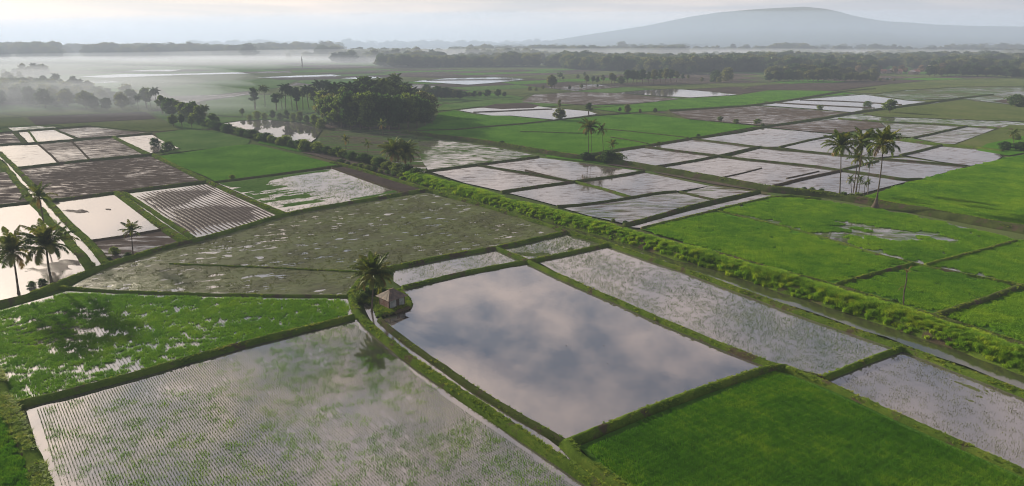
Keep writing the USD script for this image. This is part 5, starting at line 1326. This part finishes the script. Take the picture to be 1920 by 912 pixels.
# the right wood: front rows as single trees
k = 0
for row, (dv, dt) in enumerate([(0, 0), (-6, -8)]):
    for u in np.arange(1440, 1640, 9.5):
        uu = u + TR.uniform(-3, 3) + row * 3
        v = 152.5 + dv + TR.uniform(-1, 1) - (0 if u < 1600 else 0)
        top = 133 + dt + TR.uniform(-5, 4) + (6 if u > 1590 else 0) - (4 if 1470 < u < 1560 else 0)
        tree('round', uu, v, top, 'rounded tree at the front of the wood left of the village', 'wood left of the village', 'far', wide=1.15)
for row, (dv, dt) in enumerate([(0, 0), (-7, -11)]):
    for u in np.arange(1745, 1950, 9.5):
        uu = u + TR.uniform(-3, 3) + row * 3
        v = 143 + dv + max(0, u - 1840) * 0.05 + TR.uniform(-1, 1)
        top = 122 + dt + TR.uniform(-4, 5) + max(0, u - 1840) * 0.05
        tree('round', uu, v, top, 'rounded tree in the wood right of the village', 'wood right of the village', 'far', wide=1.15)
for w_, (u, v, vt) in ordered([(1623, 148, 133), (1632, 146, 130), (1650, 152, 146), (1638, 152, 144), (1664, 151, 146), (1676, 152, 147)]):
    tree('bush', u, v, vt, f'low bush, {w_} on the meadow before the village', 'low bushes before the village', 'far')

for w_, (u, v, vt) in ordered([(1608, 140, 122), (1622, 139, 124), (1648, 137, 122), (1676, 139, 124), (1690, 137, 121), (1698, 138, 126), (1726, 137, 122), (1752, 139, 121), (1764, 139, 118), (1776, 139, 124), (1800, 141, 128), (1832, 143, 126), (1850, 143, 129)]):
    tree('round', u, v, vt, f'pinkish brown dry tree, {w_} around the village', 'dry trees around the village', 'dry', wide=1.1)

# ------------------------------------------------------------------ forests too far to count
def forest(n, quad, hr, seed, label, wide=1.2):
    """many trees spread over a quadrilateral of the ground, corners seen at the given places"""
    rng = np.random.default_rng(seed)
    q = G(quad)
    s, t = rng.random(n), rng.random(n)
    p = (q[0] * ((1 - s) * (1 - t))[:, None] + q[1] * (s * (1 - t))[:, None] + q[2] * (s * t)[:, None] + q[3] * ((1 - s) * t)[:, None])
    dens = fbm(np.c_[p * 0.006, p[:, :1] * 0], 3, seed)
    p = p[dens + 0.1 * rng.random(n) > 0.48]
    n = len(p)
    h = hr[1] * rng.uniform(0.45, 1.05, n) * (0.45 + 1.1 * fbm(np.c_[p * 0.009, p[:, :1] * 0 + 4], 3, seed))
    protos = []
    for i, (kd, j) in enumerate((('round', 0), ('round', 1), ('round', 2), ('tall', 0), ('round', 1))):
        tr, cr = KINDS[(kd, 'far')][j][1:]
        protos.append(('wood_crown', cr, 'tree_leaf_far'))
    instancer('distant_forest', protos, np.c_[p, np.zeros(n) - 0.2], rng.uniform(0, 6.28, n), np.c_[h * wide, h * wide, h], rng.choice(5, n, p=[0.26, 0.26, 0.26, 0.14, 0.08]), label, 'forest')


forest(5200, [(110, 110), (640, 113), (640, 99), (110, 99)], (24, 34), 1, 'long dark line of forest behind the mist at the left', 1.35)
forest(4200, [(610, 127), (1110, 126), (1060, 105), (640, 106)], (16, 24), 2, 'blue wooded rise beyond the bright plots behind the grove', 1.35)
forest(2600, [(1060, 130), (1300, 140), (1300, 118), (1060, 114)], (13, 20), 3, 'bluish wood to the right of the far centre meadow', 1.3)
forest(3600, [(840, 107), (1290, 110), (1260, 97), (850, 98)], (20, 30), 4, 'second pale line of forest behind the central wood', 1.35)
forest(3600, [(1290, 124), (2000, 124), (2000, 107), (1290, 109)], (13, 21), 5, 'dense bluish wood behind the village', 1.35)
forest(4200, [(1150, 104), (2060, 104), (2060, 94), (1150, 95)], (22, 34), 6, 'pale strips of forest across the right distance', 1.4)
forest(4200, [(350, 96), (1950, 96), (1950, 88), (350, 89)], (34, 52), 7, 'faint farthest line of forest near the horizon', 1.4)
forest(900, [(-80, 113), (110, 112), (110, 102), (-80, 102)], (30, 40), 8, 'misty wooded rise at the far left', 1.3)
forest(70, [(20, 101), (75, 101), (75, 99), (20, 99)], (40, 62), 9, 'tall pale clump of trees on the left horizon')

forest(700, [(1440, 138), (1640, 138), (1640, 118), (1440, 118)], (14, 22), 10, 'inner mass of the wood left of the village', 1.3)
forest(520, [(1640, 130), (1760, 130), (1760, 112), (1640, 112)], (14, 21), 11, 'wood rising behind the village roofs', 1.3)
forest(700, [(1755, 134), (2010, 136), (2010, 116), (1755, 114)], (14, 21), 12, 'inner mass of the wood right of the village', 1.3)
forest(900, [(1280, 136), (1450, 136), (1450, 115), (1280, 117)], (13, 21), 13, 'wood between the far centre and the village', 1.3)
forest(420, [(-60, 196), (215, 192), (120, 178), (-60, 172)], (8, 12), 14, 'undergrowth filling the misty left wood', 1.4)
forest(70, [(612, 236), (800, 234), (790, 214), (612, 216)], (14, 19), 15, 'inner foliage filling the dark grove', 1.3)

# ------------------------------------------------------------------ shrubs
def shrub(u, v, h, label, group=None, wide=1.0, look='near', name='shrub'):
    return tree('bush', u, v, 0, label, group, look, name, 'shrub', wide, h)


hedge = resample(chaikin(np.array([(378, 234), (420, 246), (463, 257), (540, 274), (609, 288), (660, 298), (700, 308), (745, 322), (790, 337)], float)), 9.0)
for i, (u, v) in enumerate(hedge):
    far = u < 600
    shrub(u + TR.uniform(-2, 2), v + TR.uniform(-1, 1), TR.uniform(2.6, 4.2) * (1.1 if far else 0.9), 'dark shrub in the thick hedge along the canal left of the palm clump', 'hedge shrubs along the canal', 1.25)
for w_, (u, v) in ordered([tuple(q) for q in resample(np.array([(640, 304), (700, 318), (760, 332), (800, 343)], float), 13.0)]):
    shrub(u, v + 2, TR.uniform(1.2, 2.0), f'low light green shrub, {w_} at the foot of the canal hedge', 'low shrubs at the hedge foot', 1.5)
for u, v, h, l in [(1098, 300, 3.2, 'dark shrub at the left end of the shrub island'), (1112, 301, 2.6, 'dark shrub beneath the slender tall palm'), (1124, 303, 2.4, 'low shrub beneath the leaning palm of the island'), (1140, 304, 4.6, 'round dark shrub left of the short palm on the island'), (1150, 304, 3.4, 'dark shrub under the short palm on the island'), (1160, 303, 3.6, 'dark shrub at the right end of the shrub island'),
                   (1581, 372, 2.0, 'yellowish shrub at the foot of the left tall palm'), (1596, 374, 1.9, 'rounded green shrub under the small palms'), (1608, 374, 2.1, 'dark shrub under the small palms'), (1622, 378, 1.5, 'rounded shrub left of the swollen palm foot'), (1664, 388, 1.2, 'dark low shrub right of the swollen palm foot'), (1540, 363, 1.6, 'dark weedy shrub on the dyke left of the tall palms'), (1522, 359, 1.4, 'low dark shrub farther left on the dyke'), (1508, 356, 1.0, 'small shrub on the dyke farthest left of the tall palms'),
                   (215, 477, 1.8, 'dark shrub left of the lone young palm'), (241, 484, 1.3, 'small shrub touching the lone young palm'), (205, 489, 0.9, 'tiny shrub at the end of the twin banks'), (60, 538, 1.2, 'dark low shrub between the two left palms'), (80, 534, 1.3, 'dark low shrub at the foot of the large left palm'), (106, 378, 1.1, 'brown bush on the bank near the drooping left palm'),
                   (676, 566, 1.9, 'dark shrub behind the hut palm on its left'), (690, 560, 2.1, 'dark shrub close behind the hut palm'), (706, 556, 1.8, 'dark shrub between the hut palm and the hut'), (720, 552, 1.3, 'low shrub behind the hut roof'),
                   (291, 274, 3.6, 'tall hazy shrub at the end of the bright field below the grass'), (316, 283, 4.2, 'tall hazy shrub in front of the pale grass plot'), (304, 287, 1.6, 'low pale shrub beside the two tall hazy ones'), (436, 336, 1.6, 'small pale thorny bush at the lower edge of the green rice field'),
                   (1172, 421, 1.1, 'dark shrub where the narrow strip of water meets the bank'), (1150, 415, 0.8, 'low dark weeds at the corner of the muddy bar plot'), (1235, 272, 1.6, 'small dark bush on the bank below the large green field'), (941, 273, 2.2, 'small dark bush on the dyke near its left end'), (1309, 257, 1.6, 'low bush on the bank corner near the large green field'), (1430, 238, 1.8, 'dark bush at the corner of the large green field'),
                   (1905, 200, 9.0, 'dark bush mass at the right edge beyond the wet plots'), (1885, 281, 3.6, 'dark bush left of the young palm at the right edge'), (1912, 282, 3.8, 'dark bush right of the young palm at the right edge'), (1905, 262, 2.6, 'dark bush behind the young palm at the right edge'), (1537, 205, 3.0, 'low bush in the far bright field'), (1626, 200, 4.0, 'low bush left of the lone round tree'), (1420, 232, 3.0, 'bush on the lower edge of the brown muddy field'), (1350, 226, 2.6, 'low bush on the edge of the brown muddy field'), (1380, 231, 2.4, 'another low bush farther right on the edge of the brown muddy field'),
                   (1676, 575, 1.4, 'dry brownish bush left of the dead palm'), (1640, 566, 0.9, 'low bush on the footpath left of the dead palm'), (1690, 590, 1.0, 'small bush at the foot of the dead palm'), (610, 232, 3.0, 'light green bush left of the grove foot'), (596, 228, 2.6, 'pale bush between the pond and the grove')]:
    shrub(u, v, h, l, None, 1.3)

# ------------------------------------------------------------------ the hut on its grassy corner
def hx(o, name, lo, hi, mat, tilt=None):
    b = trimesh.creation.box(bounds=[lo, hi])
    return obj(name, b, mat, o)


material('old_tin', turf([(0.05, 0.045, 0.045), (0.095, 0.078, 0.068), (0.19, 0.135, 0.10)], 1.6, 0.02, 5.0, 0.35))
material('rusty_tin', turf([(0.24, 0.12, 0.09), (0.40, 0.27, 0.22), (0.50, 0.43, 0.37)], 1.4, 0.02, 4.0))
material('grey_board', turf([(0.14, 0.17, 0.17), (0.26, 0.28, 0.26), (0.38, 0.38, 0.35)], 1.5, 0.02, 6.0))
material('old_wood', turf([(0.06, 0.05, 0.04), (0.10, 0.085, 0.07)], 2.0, 0.02, 8.0))
isl = Polygon(G([(660, 556), (690, 538), (722, 545), (752, 545), (768, 560), (773, 574), (768, 581), (740, 590), (708, 596), (700, 575), (678, 566)])).buffer(0.8).buffer(-0.4)
bx0, by0, bx1, by1 = isl.bounds
xs = np.arange(bx0, bx1, 0.35); ys = np.arange(by0, by1, 0.35)


def isl_h(X, Y):
    d = shapely.distance(shapely.boundary(isl), shapely.points(X, Y))
    return np.minimum(d * 0.9, 0.55) * (0.8 + 0.5 * fb(X, Y, 0.5, 3, 91)) - 0.05


struct('grass_plot', relief(isl, 0.35, isl_h), 'bank_turf', 'small raised grass corner carrying the hut', 'grass', True)
pp = fill(isl.buffer(-0.6), 0.45)
pp = pp[~contains_xy(Polygon(G([(716, 566), (731, 580), (760, 570), (745, 558)])).buffer(0.2), pp[:, 0], pp[:, 1])]
ed = shapely.distance(shapely.boundary(isl), shapely.points(pp[:, 0], pp[:, 1]))
instancer('short_grass', bp, np.c_[pp, np.full(len(pp), 0.42)], R.uniform(0, 6.28, len(pp)), R.uniform(0.2, 0.34, len(pp)), R.integers(0, 4, len(pp)), 'short grass around the hut', 'grass')
cf = at(730.5, 579.5, 0.5)                                  # front corner of the hut
cr_, cl_ = at(758.5, 570.5, 0.5), at(714.5, 568.0, 0.5)
ex = (cr_ - cf) / np.linalg.norm(cr_ - cf)
LX, LY = float(np.linalg.norm(cr_ - cf)), 3.0
HW = 1.75
o = thing('hut', 'small weathered field hut with a grey hipped roof on the corner of the mirror field', 'hut', None, None, (cf[0], cf[1], 0.42), math.atan2(ex[1], ex[0]))
for x in (0.0, LX):
    for y in (0.0, LY):
        hx(o, 'post', [x - 0.07, y - 0.07, -0.3], [x + 0.07, y + 0.07, HW], 'old_wood')
# long wall to the right of the corner (y = 0): boards with an opening
nb = 9
for i in range(nb):
    x0, x1 = 0.075 + (LX - 0.15) * i / nb, 0.075 + (LX - 0.15) * (i + 1) / nb
    top = HW - 0.05
    if 4 <= i <= 5:
        hx(o, 'wall_board', [x0 + 0.01, -0.03 - 0.01 * (i % 2), 1.5], [x1 - 0.01, 0.03, top], 'grey_board')
    else:
        hx(o, 'wall_board', [x0 + 0.01, -0.03 - 0.012 * (i % 3), -0.05], [x1 - 0.01, 0.03, top], 'grey_board')
d_ = hx(o, 'door', [0.075 + (LX - 0.15) * 4 / nb + 0.02, 0.0, -0.03], [0.075 + (LX - 0.15) * 6 / nb - 0.02, 0.05, 1.47], 'old_wood')
for i in range(9):                                           # left wall of rusty sheets (x = 0)
    y0, y1 = 0.075 + (LY - 0.15) * i / 9, 0.075 + (LY - 0.15) * (i + 1) / 9
    hx(o, 'wall_sheet', [-0.03 - 0.012 * (i % 2), y0 + 0.005, -0.05], [0.03, y1 - 0.005, HW - 0.05], 'rusty_tin')
hx(o, 'back_wall', [0.08, LY - 0.03, -0.05], [LX - 0.08, LY + 0.03, HW - 0.05], 'rusty_tin')
hx(o, 'side_wall', [LX - 0.03, 0.08, -0.05], [LX + 0.03, LY - 0.08, HW - 0.05], 'grey_board')
# hipped roof of overlapping strips
ov = 0.5
A = np.array([[-ov, -ov], [LX + ov, -ov], [LX + ov, LY + ov], [-ov, LY + ov]])
rz0, rz1 = HW - 0.08, HW + 1.25
r1, r2 = np.array([1.25, LY / 2]), np.array([LX - 1.25, LY / 2])
faces = [(A[0], A[1], r2, r1), (A[1], A[2], r2, r2), (A[2], A[3], r1, r2), (A[3], A[0], r1, r1)]
for fi, (a, b, c, d) in enumerate(faces):
    m = 5
    for i in range(m):
        s0, s1 = i / m, (i + 1) / m
        q = [a + (b - a) * s0, a + (b - a) * s1, d + (c - d) * s1, d + (c - d) * s0]
        zz = [rz0, rz0, rz1, rz1]
        up = 0.02 * (i % 2) + 0.01 * fi
        lo = [np.r_[p, z + up - 0.035] for p, z in zip(q, zz)]
        hi = [np.r_[p, z + up] for p, z in zip(q, zz)]
        hull = trimesh.convex.convex_hull(np.array(lo + hi))
        obj('roof_sheet', hull, 'old_tin', o)
obj('ridge_cap', tube([np.r_[r1 - [0.1, 0], rz1 + 0.03], np.r_[r2 + [0.1, 0], rz1 + 0.03]], 0.07, 6), 'rusty_tin', o)

# ------------------------------------------------------------------ village houses at the edge of the right wood
material('house_wall', turf([(0.34, 0.26, 0.22), (0.44, 0.36, 0.31)], 0.3, 0.02, 2.0))
material('house_roof_pale', turf([(0.34, 0.30, 0.29), (0.46, 0.41, 0.39)], 0.3, 0.02, 2.0))
material('house_roof_red', turf([(0.26, 0.13, 0.10), (0.36, 0.20, 0.16)], 0.3, 0.02, 2.0))
material('house_gap', turf([(0.02, 0.02, 0.02), (0.04, 0.035, 0.03)], 0.3, 0.02, 2.0))
HOUSES = [(1600, 139, 9, 6, 'house_roof_red', 'small reddish roofed house half hidden by the wood left of the village'), (1668, 137, 9, 7, 'house_roof_pale', 'pale roofed house at the back of the village'), (1656, 138, 7, 6, 'house_roof_red', 'little red roofed house left of the pale roofed one'), (1685, 138, 8, 6, 'house_roof_red', 'red roofed house right of the pale roofed one'), (1709, 139.5, 10, 7, 'house_roof_pale', 'pale house with a broad roof at the meadow edge of the village'), (1718, 139, 7, 6, 'house_roof_red', 'red roofed house behind the broad pale house'), (1760, 139, 9, 6, 'house_roof_red', 'reddish house at the right end of the village'), (1375, 131, 8, 6, 'house_roof_pale', 'tiny pale house at the wood edge left of the village'), (1428, 128, 8, 6, 'house_roof_pale', 'tiny white walled house close to the wood left of the village'), (1640, 131, 8, 6, 'house_roof_pale', 'pale roof among the trees at the back of the village')]
for i, (u, v, lx, ly, roof, label) in enumerate(HOUSES):
    p = at(u, v)
    o = thing('house', label, 'house', None, None, (p[0], p[1], 0), 0.3 + 0.5 * math.sin(i * 2.1))
    hw = 3.6
    obj('wall', trimesh.creation.box(bounds=[[-lx / 2, -ly / 2, -0.3], [lx / 2, ly / 2, hw]]), 'house_wall', o)
    e = 0.7
    rv = np.array([[-lx / 2 - e, -ly / 2 - e, hw - 0.25], [lx / 2 + e, -ly / 2 - e, hw - 0.25], [lx / 2 + e, ly / 2 + e, hw - 0.25], [-lx / 2 - e, ly / 2 + e, hw - 0.25], [-lx / 2 - e, 0, hw + 2.6], [lx / 2 + e, 0, hw + 2.6]])
    obj('roof', trimesh.convex.convex_hull(rv), roof, o)
    hxp = [(-lx * 0.28, 'window'), (0.0, 'door'), (lx * 0.28, 'window')]
    for x, nm in hxp:
        z0, z1 = (1.1, 2.4) if nm == 'window' else (0.0, 2.2)
        obj(nm, trimesh.creation.box(bounds=[[x - 0.55, -ly / 2 - 0.05, z0], [x + 0.55, -ly / 2 + 0.02, z1]]), 'house_gap', o)
# water tower
p = at(1741, 140)
o = thing('water_tower', 'pale narrow tower with a wide head rising before the wood at the village', 'tower', None, None, (p[0], p[1], 0), 0.4)
for x in (-1.3, 1.3):
    for y in (-1.3, 1.3):
        obj('leg', tube([(x, y, -0.3), (x * 0.85, y * 0.85, 9.5)], 0.28, 6), 'house_wall', o)
obj('tank', tube([(0, 0, 9.4), (0, 0, 9.8), (0, 0, 12.6), (0, 0, 13.2)], [2.1, 2.7, 2.7, 1.4], 12), 'house_roof_pale', o)
obj('ladder_shaft', tube([(0, 0, -0.2), (0, 0, 9.5)], 0.7, 6), 'house_wall', o)

# small things floating on the mirror field
P = FP[lab('mirroring the clouds')]
pd = fill(P.buffer(-2), 6.0, 0.5)
pd = pd[R.random(len(pd)) < 0.4]
bit = trimesh.creation.icosphere(1, 0.07)
instancer('floating_debris', [('clod', (bit.vertices * [1.6, 1, 0.5], bit.faces), 'bank_soil')], np.c_[pd, np.full(len(pd), 0.03)], R.uniform(0, 6.28, len(pd)), R.uniform(0.4, 1.1, len(pd)), np.zeros(len(pd), int), 'small dark clods and straw scattered over the mirror field', 'debris')
